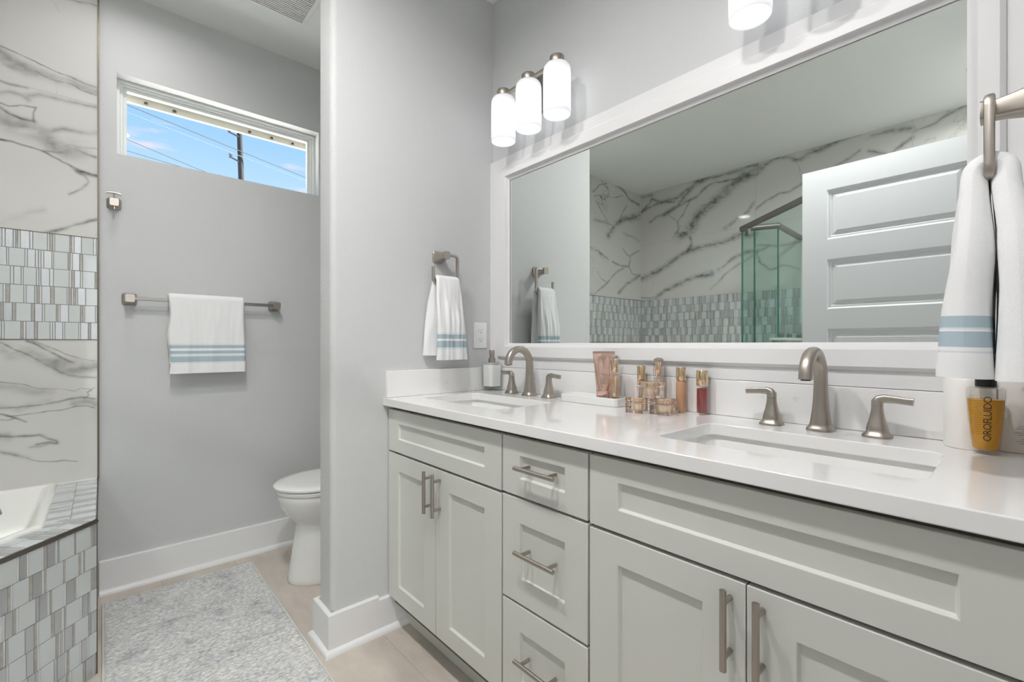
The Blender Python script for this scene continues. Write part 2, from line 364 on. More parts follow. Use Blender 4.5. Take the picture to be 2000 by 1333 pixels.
# ================================================================== MARBLE TILE PANELS
VB=[([(-0.336,2.338),(-0.308,2.332),(-0.264,2.323),(-0.208,2.31),(-0.156,2.294),(-0.102,2.285),(-0.057,2.273),(-0.018,2.272)],0.0022,0.75,0.0,0),([(-0.206,2.27),(-0.188,2.259),(-0.161,2.25),(-0.129,2.255),(-0.091,2.254),(-0.063,2.242),(-0.018,2.235)],0.0025,0.8,0.0,0),([(-0.336,2.328),(-0.308,2.304),(-0.279,2.284),(-0.239,2.272),(-0.193,2.264),(-0.14,2.259),(-0.085,2.264),(-0.018,2.254)],0.0,0,0.02,0.42),([(-0.336,2.292),(-0.308,2.272),(-0.279,2.256),(-0.234,2.244),(-0.208,2.251)],0.0,0,0.012,0.25),([(-0.161,2.592),(-0.145,2.578),(-0.135,2.553)],0.0015,0.2,0,0),([(-0.113,2.621),(-0.074,2.625),(-0.034,2.637),(-0.015,2.638)],0.002,0.6,0.008,0.3),([(-0.151,2.235),(-0.143,2.208),(-0.146,2.177)],0.0015,0.2,0,0),([(-0.327,2.19),(-0.308,2.19),(-0.279,2.187),(-0.234,2.189)],0.002,0.5,0.006,0.3),([(-0.327,2.144),(-0.308,2.144),(-0.279,2.158),(-0.249,2.154),(-0.231,2.139)],0.0015,0.4,0.01,0.25),([(-0.231,2.157),(-0.193,2.175),(-0.156,2.177),(-0.113,2.177),(-0.068,2.181),(-0.018,2.183)],0.0015,0.35,0.01,0.3),([(-0.327,2.105),(-0.308,2.103),(-0.283,2.096),(-0.249,2.112),(-0.208,2.117),(-0.213,2.093),(-0.213,2.057)],0.002,0.75,0.005,0.25),([(-0.327,2.091),(-0.308,2.083),(-0.279,2.064),(-0.249,2.056),(-0.213,2.055)],0.0025,0.8,0.008,0.35),([(-0.327,2.041),(-0.308,2.026),(-0.269,2.024),(-0.224,2.016),(-0.182,1.999),(-0.151,1.971),(-0.118,1.965),(-0.085,1.979)],0,0,0.034,0.42),([(-0.161,2.028),(-0.129,2.05),(-0.091,2.058),(-0.057,2.061),(-0.018,2.069)],0.0015,0.25,0.012,0.35),([(-0.327,1.956),(-0.308,1.954),(-0.274,1.957),(-0.234,1.947),(-0.182,1.936),(-0.145,1.92),(-0.107,1.903),(-0.08,1.887),(-0.018,1.879)],0.0026,0.9,0.005,0.3),([(-0.102,1.897),(-0.085,1.878),(-0.057,1.866),(-0.046,1.845),(-0.063,1.81),(-0.105,1.774)],0.0018,0.45,0.006,0.25),([(-0.085,1.886),(-0.057,1.878),(-0.018,1.876)],0,0,0.009,0.5),([(-0.182,1.94),(-0.14,1.948),(-0.107,1.968),(-0.08,1.976),(-0.051,1.965),(-0.022,1.959)],0.0018,0.5,0.006,0.3),([(-0.118,1.984),(-0.096,1.995),(-0.08,1.992),(-0.018,1.998)],0.0018,0.45,0.005,0.25),([(-0.308,1.611),(-0.259,1.649),(-0.229,1.677),(-0.182,1.693)],0.001,0.2,0.012,0.1),([(-0.182,1.596),(-0.135,1.619),(-0.091,1.642),(-0.063,1.656),(-0.04,1.674),(-0.018,1.682)],0.002,0.6,0.008,0.45),([(-0.327,1.148),(-0.308,1.133),(-0.274,1.108),(-0.239,1.085),(-0.204,1.059)],0.0022,0.85,0.004,0.3),([(-0.204,1.059),(-0.168,1.034),(-0.138,1.012),(-0.107,0.99),(-0.076,0.982),(-0.023,0.974)],0.0015,0.5,0.006,0.3),([(-0.327,1.133),(-0.308,1.118),(-0.274,1.093),(-0.232,1.087),(-0.193,1.066),(-0.149,1.039),(-0.107,1.016),(-0.069,1.015),(-0.023,1.024)],0,0,0.024,0.4),([(-0.232,1.137),(-0.204,1.121),(-0.168,1.097),(-0.13,1.07),(-0.092,1.045)],0.002,0.7,0.006,0.35),([(-0.218,1.138),(-0.168,1.113),(-0.111,1.083),(-0.061,1.061),(-0.023,1.051)],0.0014,0.5,0.004,0.2),([(-0.138,1.054),(-0.104,1.048),(-0.061,1.042),(-0.023,1.041)],0,0,0.016,0.25),([(-0.327,0.98),(-0.308,0.974),(-0.274,0.967),(-0.239,0.958),(-0.193,0.937),(-0.153,0.933),(-0.119,0.929),(-0.092,0.917),(-0.076,0.929),(-0.037,0.924),(-0.023,0.931)],0.0016,0.75,0.0,0),([(-0.327,0.955),(-0.308,0.954),(-0.267,0.947),(-0.218,0.928),(-0.16,0.919)],0,0,0.016,0.25),([(-0.327,0.874),(-0.308,0.869),(-0.257,0.865),(-0.222,0.869),(-0.186,0.87),(-0.138,0.878),(-0.092,0.885),(-0.053,0.888),(-0.023,0.884)],0.0016,0.8,0.006,0.4),([(-0.327,0.886),(-0.308,0.875),(-0.257,0.86),(-0.215,0.874),(-0.168,0.885)],0,0,0.012,0.3),([(-0.035,0.921),(-0.053,0.911),(-0.045,0.9),(-0.061,0.885)],0.002,0.8,0.004,0.3),([(-0.274,0.832),(-0.225,0.834),(-0.168,0.84),(-0.123,0.843),(-0.084,0.852),(-0.053,0.852),(-0.023,0.842)],0.0014,0.65,0.003,0.2),([(-0.092,0.866),(-0.053,0.873),(-0.023,0.863)],0,0,0.012,0.35),([(-0.327,0.847),(-0.308,0.844),(-0.281,0.834),(-0.253,0.816),(-0.231,0.8)],0.003,0.85,0.004,0.3),([(-0.327,0.825),(-0.308,0.819),(-0.277,0.819),(-0.264,0.823)],0.0016,0.6,0.003,0.2),([(-0.327,0.763),(-0.308,0.755),(-0.274,0.748),(-0.222,0.744),(-0.197,0.745),(-0.175,0.724),(-0.149,0.713),(-0.147,0.702),(-0.168,0.708),(-0.207,0.706)],0.0018,0.7,0.006,0.35),([(-0.327,0.758),(-0.308,0.75),(-0.287,0.75)],0,0,0.014,0.45),([(-0.225,0.698),(-0.193,0.696),(-0.168,0.705),(-0.145,0.702)],0.0015,0.4,0.006,0.3),([(-0.327,0.694),(-0.308,0.686),(-0.281,0.677),(-0.253,0.663),(-0.227,0.651)],0.0018,0.6,0.008,0.45),([(-0.227,0.65),(-0.193,0.632),(-0.16,0.624),(-0.123,0.623),(-0.08,0.615)],0.0018,0.5,0.003,0.2)]
VF=[([(2.769,2.548),(2.674,2.583),(2.572,2.597),(2.453,2.614),(2.338,2.623),(2.227,2.682),(2.121,2.723),(1.984,2.72),(1.806,2.72),(1.594,2.738)],0.007,0.85,0.018,0.35),([(2.653,2.421),(2.572,2.469),(2.472,2.475),(2.376,2.508),(2.264,2.553),(2.138,2.575),(2.052,2.638),(1.951,2.662),(1.806,2.656),(1.594,2.645)],0.006,0.8,0.014,0.35),([(2.759,2.724),(2.612,2.707),(2.633,2.657),(2.716,2.583),(2.769,2.557)],0.006,0.8,0.012,0.4),([(2.612,2.67),(2.511,2.601),(2.376,2.587)],0.006,0.7,0.012,0.4),([(2.301,2.229),(2.192,2.279),(2.121,2.384),(2.035,2.45),(1.902,2.518),(1.806,2.591),(1.683,2.654),(1.594,2.692)],0.005,0.5,0.04,0.55),([(2.472,2.475),(2.338,2.535),(2.227,2.648),(2.138,2.711),(2.052,2.721)],0.008,0.8,0.02,0.4),([(2.376,2.216),(2.319,2.285),(2.338,2.359),(2.264,2.431),(2.209,2.575)],0.004,0.5,0.008,0.3),([(2.453,2.489),(2.357,2.398),(2.301,2.317)],0.004,0.4,0.006,0.2),([(2.759,1.823),(2.612,1.872),(2.492,1.921),(2.338,2.008),(2.227,2.061),(2.052,2.076),(1.886,2.09),(1.721,2.126),(1.594,2.119)],0.006,0.75,0.024,0.45),([(2.227,2.061),(2.183,2.123),(2.209,2.196)],0.006,0.6,0.014,0.5),([(2.572,1.622),(2.453,1.684),(2.301,1.749),(2.156,1.786),(1.984,1.808)],0.005,0.6,0.02,0.5),([(2.759,1.627),(2.572,1.622)],0.004,0.4,0.01,0.3),([(2.633,1.718),(2.612,1.827),(2.531,1.872)],0.003,0.4,0,0),([(1.918,1.834),(1.79,1.914),(1.668,1.96),(1.58,1.962)],0.004,0.5,0.014,0.4),([(1.984,1.659),(1.853,1.777),(1.729,1.858),(1.594,1.933),(1.494,1.979)],0.003,0.4,0.01,0.3),([(1.853,2.215),(1.759,2.276),(1.668,2.321),(1.609,2.401)],0.004,0.5,0.014,0.3),([(1.587,2.666),(1.494,2.716),(1.425,2.741),(1.331,2.72),(1.266,2.685),(1.177,2.701),(1.056,2.72),(0.918,2.757),(0.787,2.765)],0.006,0.75,0.02,0.45),([(1.266,2.685),(1.247,2.622),(1.234,2.502)],0.004,0.5,0,0),([(1.58,2.34),(1.494,2.39),(1.398,2.434),(1.305,2.433),(1.228,2.464),(1.116,2.485),(0.963,2.56),(0.83,2.62)],0.005,0.7,0.012,0.3),([(1.58,1.947),(1.537,1.833),(1.453,1.777),(1.371,1.797),(1.24,1.751)],0.004,0.5,0.01,0.3),([(1.58,2.008),(1.411,1.974),(1.24,1.983)],0.004,0.4,0.01,0.3),([(0.787,2.534),(0.674,2.519),(0.663,2.439)],0.004,0.5,0,0),([(0.767,2.608),(0.646,2.539),(0.531,2.615)],0.005,0.8,0.012,0.4),([(0.767,2.702),(0.646,2.706),(0.531,2.681)],0.004,0.7,0.016,0.4),([(0.52,2.655),(0.422,2.671),(0.343,2.711),(0.243,2.742)],0.006,0.7,0.012,0.3)]
VL=[([(-0.778,2.589),(-0.873,2.669),(-0.984,2.729)],0.006,0.8,0.01,0.3),([(-1.143,2.74),(-1.28,2.718),(-1.373,2.657),(-1.569,2.633)],0.008,0.85,0.014,0.4),([(-0.778,2.547),(-0.956,2.602),(-1.099,2.616),(-1.264,2.655)],0.005,0.7,0.006,0.2),([(-1.342,2.578),(-1.264,2.49),(-1.203,2.372)],0.005,0.7,0.008,0.3),([(-1.013,2.209),(-1.129,2.324),(-1.28,2.422),(-1.569,2.521)],0.008,0.8,0.03,0.5),([(-0.791,2.324),(-0.956,2.345),(-1.099,2.319)],0.004,0.5,0.014,0.3),([(-1.28,2.278),(-1.438,2.267),(-1.569,2.232)],0.004,0.5,0.01,0.3),([(-1.264,2.114),(-1.373,2.048),(-1.569,2.138)],0.005,0.7,0.008,0.3),([(-1.085,1.958),(-1.219,1.93),(-1.373,1.948),(-1.405,2.043)],0.005,0.7,0.01,0.4),([(-0.791,1.614),(-0.984,1.731),(-1.129,1.849),(-1.28,1.919)],0.006,0.7,0.01,0.3),([(-0.845,1.837),(-0.9,1.775),(-0.984,1.748)],0.004,0.5,0.006,0.2),([(-1.188,1.652),(-1.342,1.763),(-1.585,1.869)],0.006,0.7,0.02,0.4),([(-1.389,1.94),(-1.438,1.882),(-1.585,1.86)],0.005,0.6,0.008,0.3)]

def fbm(x, y, seed, octs=4, sc=1.0):
    rng = np.random.RandomState(seed); o = np.zeros_like(x); amp = 1.0; tot = 0
    for k_ in range(octs):
        T = rng.rand(64, 64); fx = x*sc*2**k_; fy = y*sc*2**k_
        ix = np.floor(fx).astype(int); iy = np.floor(fy).astype(int); tx = fx-ix; ty = fy-iy
        tx = tx*tx*(3-2*tx); ty = ty*ty*(3-2*ty)
        a = T[ix % 64, iy % 64]; b = T[(ix+1) % 64, iy % 64]; c = T[ix % 64, (iy+1) % 64]; d = T[(ix+1) % 64, (iy+1) % 64]
        o += amp*((a*(1-tx)+b*tx)*(1-ty)+(c*(1-tx)+d*tx)*ty); tot += amp; amp *= .5
    return o/tot
def veins(x, z, polys, warp, seed, kc=1.0, ks=1.0):
    """darkness field from hand laid vein lines plus noise"""
    wx = x+(fbm(x, z, seed, 4, 9 if kc < 1 else 14)-.5)*warp; wz = z+(fbm(x, z, seed+1, 4, 9 if kc < 1 else 14)-.5)*warp
    br = fbm(x, z, seed+2, 4, 30); br2 = fbm(x*.6+z*.9, z*2.2-x*.7, seed+8, 5, 12)
    v = np.zeros_like(x)
    for pts, cw, cs, sw, ss in polys:
        cw, sw = cw*kc, sw*ks
        d = np.full_like(x, 9.0)
        for (ax, az), (bx_, bz) in zip(pts, pts[1:]):
            ex, ez = bx_-ax, bz-az; L = ex*ex+ez*ez+1e-12
            t = np.clip(((wx-ax)*ex+(wz-az)*ez)/L, 0, 1)
            d = np.minimum(d, np.hypot(wx-ax-t*ex, wz-az-t*ez))
        if cs: v = np.maximum(v, cs*np.exp(-(d/(cw*(.5+br)))**2)*np.clip(.35+1.2*br, 0, 1))
        if ss: v = v + (1-v)*min(1, ss*1.5)*np.exp(-(d/sw)**2)*np.clip(-.15+1.9*br2, 0, 1)
    return np.clip(v, 0, 1)
def rnd_veins(x, z, seed, slope):
    """free veining for the parts of the walls that the picture hardly shows"""
    u = x*math.cos(slope)+z*math.sin(slope); v = -x*math.sin(slope)+z*math.cos(slope)
    n1 = fbm(u*.7+5, v*2.2+9, seed, 5, 1.2); n2 = fbm(u+20, v*1.6+3, seed+5, 5, 2.1)
    r = np.exp(-((n1-.5)/.006)**2)*.7 + np.exp(-((n2-.52)/.004)**2)*.5 + .35*np.exp(-((n1-.49)/.03)**2)*fbm(x+9, z+9, seed+7, 3, 9)
    return np.clip(r*np.clip(fbm(x+3, z, seed+3, 3, 3)*2.4-.7, 0, 1), 0, 1)
def grid_panel(name, axis, const, a0, a1, z0, z1, step, field, parent=None):
    na = max(2, int((a1-a0)/step)+1); nz_ = max(2, int((z1-z0)/step)+1)
    A_, Z_ = np.meshgrid(np.linspace(a0, a1, na), np.linspace(z0, z1, nz_))
    co = np.zeros((na*nz_, 3), dtype=np.float32)
    if axis == 'y': co[:,0] = A_.ravel(); co[:,1] = const
    else: co[:,1] = A_.ravel(); co[:,0] = const
    co[:,2] = Z_.ravel()
    i = np.arange(nz_-1)[:,None]*na + np.arange(na-1)[None,:]
    q = np.stack([i, i+1, i+1+na, i+na], -1).reshape(-1, 4)
    if axis == 'x': pass
    me = bpy.data.meshes.new(name); me.vertices.add(len(co)); me.vertices.foreach_set('co', co.ravel())
    me.loops.add(q.size); me.loops.foreach_set('vertex_index', q.ravel().astype(np.int32))
    me.polygons.add(len(q)); me.polygons.foreach_set('loop_start', np.arange(0, q.size, 4, dtype=np.int32))
    me.update(calc_edges=True)
    at = me.attributes.new('vein', 'FLOAT', 'POINT'); at.data.foreach_set('value', field(A_.ravel(), Z_.ravel()).astype(np.float32))
    me.materials.append(MARBLE)
    o = bpy.data.objects.new(name, me); COL.objects.link(o)
    if parent: o.parent = parent
    return o

# ================================================================== SHELL
def wall_box(name, x0, x1, y0, y1, z0, z1, m=PAINT): return struct(bx(name, x0, x1, y0, y1, z0, z1, m))
struct(bx('floor', -1.75, 1.55, -4.2, 2.92, -.06, 0, FLOORM))
struct(bx('ceiling', -1.75, 1.55, -4.2, 2.92, H, H+.06, CEILP))
wall_box('wall_right', XW, XW+.12, -.15, 2.92, 0, H)
# window wall with its opening and deep drywall returns
WX0, WX1, WZ0, WZ1 = .05, .95, 2.0, 2.372
TX = -.015          # where the tile stops
bm = new()
for a in ((-.015, WX0, 0, H), (WX1, 1.385, 0, H), (WX0, WX1, 0, WZ0), (WX0, WX1, WZ1, H)):
    box(bm, a[0], a[1], YB, YB+.17, a[2], a[3])
bmesh.ops.remove_doubles(bm, verts=bm.verts, dist=1e-5)
struct(obj('wall_back', bm, PAINT))
# tiled part of the back wall: core, then marble above and below a mosaic band
wall_box('wall_back_tub', -1.72, -.0155, YB+.001, YB+.17, 0, H)
wall_box('wall_left', -1.72, XL-.012, -.15, YB+.001, 0, H)
# door wall
DX0, DX1, DZ = -.10, .70, 2.075
bm = new()
box(bm, -1.72, DX0-.02, YF-.12, YF, 0, H); box(bm, DX1, XW, YF-.12, YF, 0, H); box(bm, DX0-.02, DX1, YF-.12, YF, DZ, H)
struct(obj('wall_front', bm, PAINT))
# unseen bedroom outside the open door, built to carry the doorway fill
bm = new()
box(bm, -1.72, -1.60, -4.1, YF-.12, 0, H); box(bm, 1.40, 1.52, -4.1, YF-.12, 0, H); box(bm, -1.6, 1.40, -4.1, -4.0, 0, H)
struct(obj('wall_bedroom', bm, PAINT))
# partition between vanity and toilet, with bullnose corners
def rrect(x0, x1, y0, y1, r, n=6, corners=(1,1,1,1)):
    P = []
    for k_, (cx, cy, a0) in enumerate(((x1, y1, 0), (x0, y1, 90), (x0, y0, 180), (x1, y0, 270))):
        if not corners[k_]: P.append((cx, cy)); continue
        ox = cx-r if k_ in (0, 3) else cx+r; oy = cy-r if k_ in (0, 1) else cy+r
        for i in range(n+1):
            a = math.radians(a0+90*i/n); P.append((ox+r*math.cos(a), oy+r*math.sin(a)))
    return P
bm = new(); prism(bm, rrect(.622, XW, YP, YP+.13, .022, 8, (0,1,1,0)), 0, H)
struct(obj('wall_partition', bm, PAINT, smooth=35))

# baseboards with shoe moulding
def base_profile(bm, p0, p1, nrm, h=.143, t=.016):
    """board + quarter-round shoe from p0 to p1 (xy), nrm points into the room"""
    p0 = Vector((*p0, 0)); p1 = Vector((*p1, 0)); n = Vector((*nrm, 0))
    prof = [(0,0),(t+.017,0),(t+.0165,.006),(t+.013,.013),(t+.007,.018),(t,.020),(t,h-.003),(t-.003,h),(0,h)]
    lo = [bm.verts.new(p0+n*a+Vector((0,0,b))) for a, b in prof]; hi = [bm.verts.new(p1+n*a+Vector((0,0,b))) for a, b in prof]
    fl = [bm.faces.new(lo), bm.faces.new(hi[::-1])]
    for i in range(len(prof)): j = (i+1) % len(prof); fl.append(bm.faces.new((lo[i], lo[j], hi[j], hi[i])))
    bmesh.ops.recalc_face_normals(bm, faces=fl)
bm = new(); base_profile(bm, (-.010, YB), (1.37, YB), (0,-1), .15); struct(obj('baseboard_back', bm, TRIMW, smooth=40))
def ring_base(name, pts, h, t=.016):
    """mitred board round the partition end: pts = wall line (open polyline), outward = right-hand side"""
    prof = [(0,0),(t+.017,0),(t+.0165,.006),(t+.013,.013),(t+.007,.018),(t,.020),(t,h-.003),(t-.003,h),(0,h)]
    bm = new(); rows = []
    for i, p in enumerate(pts):
        p = Vector(p)
        d1 = (p-Vector(pts[i-1])).normalized() if i else None; d2 = (Vector(pts[i+1])-p).normalized() if i < len(pts)-1 else None
        n1 = Vector((d1.y,-d1.x)) if d1 else None; n2 = Vector((d2.y,-d2.x)) if d2 else None
        n = (n1+n2)/(1+n1.dot(n2)) if (n1 and n2) else (n1 or n2)
        rows.append([bm.verts.new((p.x+n.x*a, p.y+n.y*a, b)) for a, b in prof])
    for A_, B_ in zip(rows, rows[1:]):
        for i in range(len(prof)): j = (i+1) % len(prof); bm.faces.new((A_[i], A_[j], B_[j], B_[i]))
    bm.faces.new(rows[0]); bm.faces.new(rows[-1][::-1])
    bmesh.ops.recalc_face_normals(bm, faces=bm.faces)
    return struct(obj(name, bm, TRIMW, smooth=40))
ring_base('baseboard_partition', [(1.36, YP+.13), (.622, YP+.13), (.622, YP), (.80, YP)], .145)
bm = new(); base_profile(bm, (.80, YP), (.925, YP), (0,-1), .131); struct(obj('baseboard_vanity', bm, TRIMW, smooth=40))

# ---- ceiling vent in the toilet alcove
vt = empty('ceiling_vent', (.62, 2.28, H), 'square white slatted exhaust grille on the ceiling near the window wall', 'vent')
bm = new()
bm2 = rrect(.455, .765, 2.135, 2.412, .012, 3)
prism(bm, bm2, H-.012, H-.0005); obj('cover', bm, TRIMW, vt, bevel=.003)
bm = new(); box(bm, .475, .742, 2.150, 2.398, H-.0145, H-.0120); obj('grille_backing', bm, DARK, vt)
bm = new(); y = 2.152
while y < 2.397:
    box(bm, .475, .742, y, y+.0055, H-.019, H-.0146); y += .0125
obj('grille', bm, TRIMW, vt)

# ---- recessed ceiling lights, two of them added as fill
def can_light(x, y, label, k=1.0):
    r = local(empty('recessed_light', (x, y, H), label, 'ceiling light', 'recessed ceiling lights'))
    bm = new(); lathe(bm, [(.062,-.0005),(.090,-.0005),(.090,-.004),(.080,-.007),(.064,-.005),(.062,-.0005)], cap=False, seg=40); obj('trim_ring', bm, TRIMW, r, smooth=40)
    bm = new(); lathe(bm, [(.001,-.003),(.062,-.003),(.062,-.001),(.001,-.001)], seg=40); obj('lens', bm, CANL, r)
    L = bpy.data.lights.new('recessed_light_lamp', 'AREA'); L.shape = 'DISK'; L.size = .11; L.energy = CAN_W*k; L.spread = math.radians(165); L.color = (1,.985,.98)
    lo = bpy.data.objects.new('lamp', L); COL.objects.link(lo); lo.parent = r; lo.location = (0,0,-.010)
    return r
can_light(.086, 2.34, 'round recessed ceiling light beside the window wall', .28)
can_light(.10, 1.12, 'added round recessed fill light between the tub and the vanity', 1.25)  # invented to fill the vanity and floor, outside the mirror's view
can_light(.06, .45, 'added round recessed fill light by the open door', 1.4)  # likewise an added lamp, filling the near cabinets and counter
can_light(-1.05, .13, 'round recessed ceiling light above the glass shower', 1.2)

# ================================================================== WINDOW
win = empty('window_1', (.5, YB+.08, WZ0)); win['kind'] = 'structure'
y0 = YB+.063
def frame_bm(x0, x1, z0, z1, wd, ya, yb, wb=None):
    bm = new(); wb = wb or wd
    O = [(x0,z0),(x1,z0),(x1,z1),(x0,z1)]; I = [(x0+wd,z0+wb),(x1-wd,z0+wb),(x1-wd,z1-wd),(x0+wd,z1-wd)]
    vo = [[bm.verts.new((a, y, b)) for a, b in S] for y in (ya, yb) for S in (O, I)]
    of, if_, ob, ib = vo
    for i in range(4):
        j = (i+1) % 4
        bm.faces.new((of[i], of[j], if_[j], if_[i])); bm.faces.new((ob[j], ob[i], ib[i], ib[j]))
        bm.faces.new((if_[i], if_[j], ib[j], ib[i])); bm.faces.new((of[j], of[i], ob[i], ob[j]))
    bmesh.ops.recalc_face_normals(bm, faces=bm.faces); return bm
obj('window_frame', frame_bm(WX0, WX1, WZ0, WZ1, .013, y0, YB+.17, .006), VINYL, win, bevel=.0015)
obj('window_inner_frame', frame_bm(WX0+.013, WX1-.013, WZ0+.006, WZ1-.013, .011, y0+.012, YB+.15, .006), VINYL, win, bevel=.0015)
obj('window_sash', frame_bm(WX0+.024, WX1-.024, WZ0+.012, WZ1-.024, .014, y0+.022, y0+.050, .008), VINYL, win, bevel=.0015)
bx('window_pane', WX0+.037, WX1-.037, y0+.034, y0+.038, WZ0+.019, WZ1-.037, WPANE, win)
bm = new(); box(bm, WX0-.15, WX1+.15, YB+.172, YB+.192, 2.321, 2.50); obj('window_outer_trim', bm, mat('outer_trim_cream', lin(196,191,181), .6), win)
bm = new()
for cx in (.1635, .2796, .6255, .7398, .8552): lathe(bm, [(.0001,-.006),(.008,-.006),(.008,.001),(.0001,.001)], (cx, YB+.168, 2.3375), 12)
obj('weep_clips', bm, DARK, win)
# ---- outside: sunlit ground, utility pole and wires
struct(bx('ground', -25, 30, YB+.20, 45, -.25, -.15, mat('pale_gravel_ground', lin(216,212,204), .9)))
up = empty('utility_pole', (3.98, 20, 0), 'weathered grey wooden utility pole seen through the window', 'utility pole')
bm = new(); lathe(bm, [(.13,0),(.095,9.35)], (3.99,20,0), 14); 
bmesh.ops.rotate(bm, verts=bm.verts, cent=(3.99,20,7), matrix=Matrix.Rotation(-.030, 3, 'Y')); obj('pole', bm, WOODP, up, smooth=60)
for zz, xi in ((9.10, 3.55), (8.17, 3.59)):
    bm = new(); sweep(bm, [(3.93,19.95,zz-.07),(3.75,19.9,zz-.03),(xi,19.85,zz)], .032, 8); obj('arm', bm, WOODP, up)
    bm = new(); lathe(bm, [(.03,-.10),(.05,-.04),(.035,-.03),(.075,0),(.04,.02),(.06,.05),(.03,.09)], (xi,19.85,zz+.05), 14); obj('insulator', bm, CERA, up, smooth=50)
def wire(x0, z0, x1, z1, m, label, r=.011, y=19.85):
    s = (z1-z0)/(x1-x0); a, b = x0-6, x1+6
    bm = new(); sweep(bm, [(a, y, z0-6*s), ((a+b)/2, y, (z0+z1)/2-.02), (b, y, z1+6*s)], r, 6)
    tag(obj('power_line', bm, m, origin=((a+b)/2, y, (z0+z1)/2)), label, 'power line', 'overhead wires')
wire(.646, 9.10, 6.198, 8.09, WIRE, 'highest dark overhead wire, running past the utility pole outside the window', .014)
wire(.646, 7.95, 2.493, 7.50, WIRE, 'middle dark wire, in the lower left of the window view', .012)
wire(.646, 7.58, 1.677, 7.47, WIRE, 'lowest dark wire, cutting the bottom left corner of the window view', .012)
wire(.646, 8.72, 2.19, 8.46, WIREP, 'faint pale wire between the dark ones in the window view', .010, y=19.5)

# ================================================================== TILED WALLS
MB0, MB1 = 1.145, 1.597
def bfield(x, z):
    v = veins(x, z, VB, .014, 11)
    far_ = np.clip((-.345-x)/.03, 0, 1)
    v = v*(1-far_) + far_*rnd_veins(x, z, 33, -.5)
    v = np.where(np.abs(z-2.195) < .0011, .35, v)
    return v
def lfield2(x, z):
    v = np.maximum(veins(x, z, VL, .03, 21, .5, 1.1), 0)
    v = np.maximum(v, rnd_veins(x, z, 44, .6)*(x > -1.05)*(np.clip((x+1.05)/.05,0,1)))
    v = np.where(np.abs(z-2.195) < .0012, .3, v); return v
def ffield(y, z):
    v = veins(y, z, VF, .035, 31, .48, 1.25)
    v = np.maximum(v, rnd_veins(y, z, 55, -.6)*np.clip((.50-y)/.05, 0, 1))
    v = np.where(np.abs(z-2.195) < .0012, .22, v)
    up_ = z > 2.195
    for ys in (1.5875, .775, .524): v = np.where(up_ & (np.abs(y-ys) < .0012), .25, v)
    for ys in (1.5875, .60): v = np.where(~up_ & (np.abs(y-ys) < .0012), .22, v)
    return v
YT = YB-.009
wb = bpy.data.objects['wall_back_tub']; wl = bpy.data.objects['wall_left']
grid_panel('marble_tile', 'y', YT, -.36, TX, MB1, H-.0005, .0022, bfield, wb)
grid_panel('marble_tile', 'y', YT, -.36, TX, .52, MB0, .0022, bfield, wb)
grid_panel('marble_tile', 'y', YT, XL, -.36, MB1, H-.0005, .0045, lfield2, wb)
grid_panel('marble_tile', 'y', YT, XL, -.36, .52, MB0, .009, lfield2, wb)
grid_panel('marble_tile', 'x', XL, YF, YT, MB1, H-.0005, .0042, ffield, wl)
grid_panel('marble_tile', 'x', XL, YF, YT, 0, MB0, .012, ffield, wl)
def mosaic(bm, P0, U, V, L, rows, rh, N, seed, gap=.0014, grout=True):
    """rows of strips: P0 corner, U along the row, V up, N outward"""
    rng = random.Random(seed); P0, U, V, N = map(Vector, (P0, U, V, N))
    if grout:
        q = [P0, P0+U*L, P0+U*L+V*rows*rh, P0+V*rows*rh]; f = bm.faces.new([bm.verts.new(p) for p in q]); f.material_index = 0
    pat = [(1,.043),(4,.0065),(3,.0085),(2,.022),(4,.006),(1,.040),(3,.007),(4,.0065),(2,.024),(3,.010)]
    for r in range(rows):
        x = -rng.uniform(0, .09); k_ = rng.randrange(len(pat))
        while x < L:
            mi, w_ = pat[k_ % len(pat)]; k_ += 1
            if rng.random() < .18: k_ += 1
            if mi == 3 and rng.random() < .35: mi = 2
            w_ *= rng.uniform(.85, 1.18)
            a, b = max(x, 0)+gap/2, min(x+w_, L)-gap/2; x += w_
            if b-a < .002: continue
            h = .0016+rng.uniform(0, .0007)
            t0, t1 = r*rh+gap/2, (r+1)*rh-gap/2
            base = [P0+U*a+V*t0, P0+U*b+V*t0, P0+U*b+V*t1, P0+U*a+V*t1]
            c = .0007
            top = [P0+U*(a+c)+V*(t0+c)+N*h, P0+U*(b-c)+V*(t0+c)+N*h, P0+U*(b-c)+V*(t1-c)+N*h, P0+U*(a+c)+V*(t1-c)+N*h]
            vb = [bm.verts.new(p) for p in base]; vt_ = [bm.verts.new(p) for p in top]
            f = bm.faces.new(vt_); f.material_index = mi
            for i in range(4): f = bm.faces.new((vb[i], vb[(i+1) % 4], vt_[(i+1) % 4], vt_[i])); f.material_index = mi
rh = (MB1-MB0)/6
bm = new(); mosaic(bm, (XL, YT+.0015, MB0), (1,0,0), (0,0,1), TX-XL, 6, rh, (0,-1,0), 5); obj('mosaic_band', bm, MOS, wb)
bm = new(); mosaic(bm, (XL-.0015, YF, MB0), (0,1,0), (0,0,1), YT-YF, 6, rh, (1,0,0), 6); obj('mosaic_band', bm, MOS, wl)
struct(bx('trim_1', TX-.001, TX+.006, YT-.004, YB+.0005, .53, H, BRONZ))
bm = new()
for zz in (MB0, MB1): box(bm, XL, TX-.001, YT-.0022, YT+.001, zz-.0016, zz+.0016)
struct(obj('trim_2', bm, BRONZ))

# ================================================================== TUB
DZT = .530
P_a = Vector((TX, 2.108)); D_ = Vector((-.6767, -.7363)); P_b = P_a + D_*.894
deck = [(TX, YT-.0025), (TX, P_a.y), (P_b.x, P_b.y), (XL+.003, P_b.y), (XL+.003, YT-.0025)]
dk = empty('tub_surround', (-.6, 2.2, 0), 'mosaic-clad bathtub surround with a slanted front in the corner', 'tub surround')
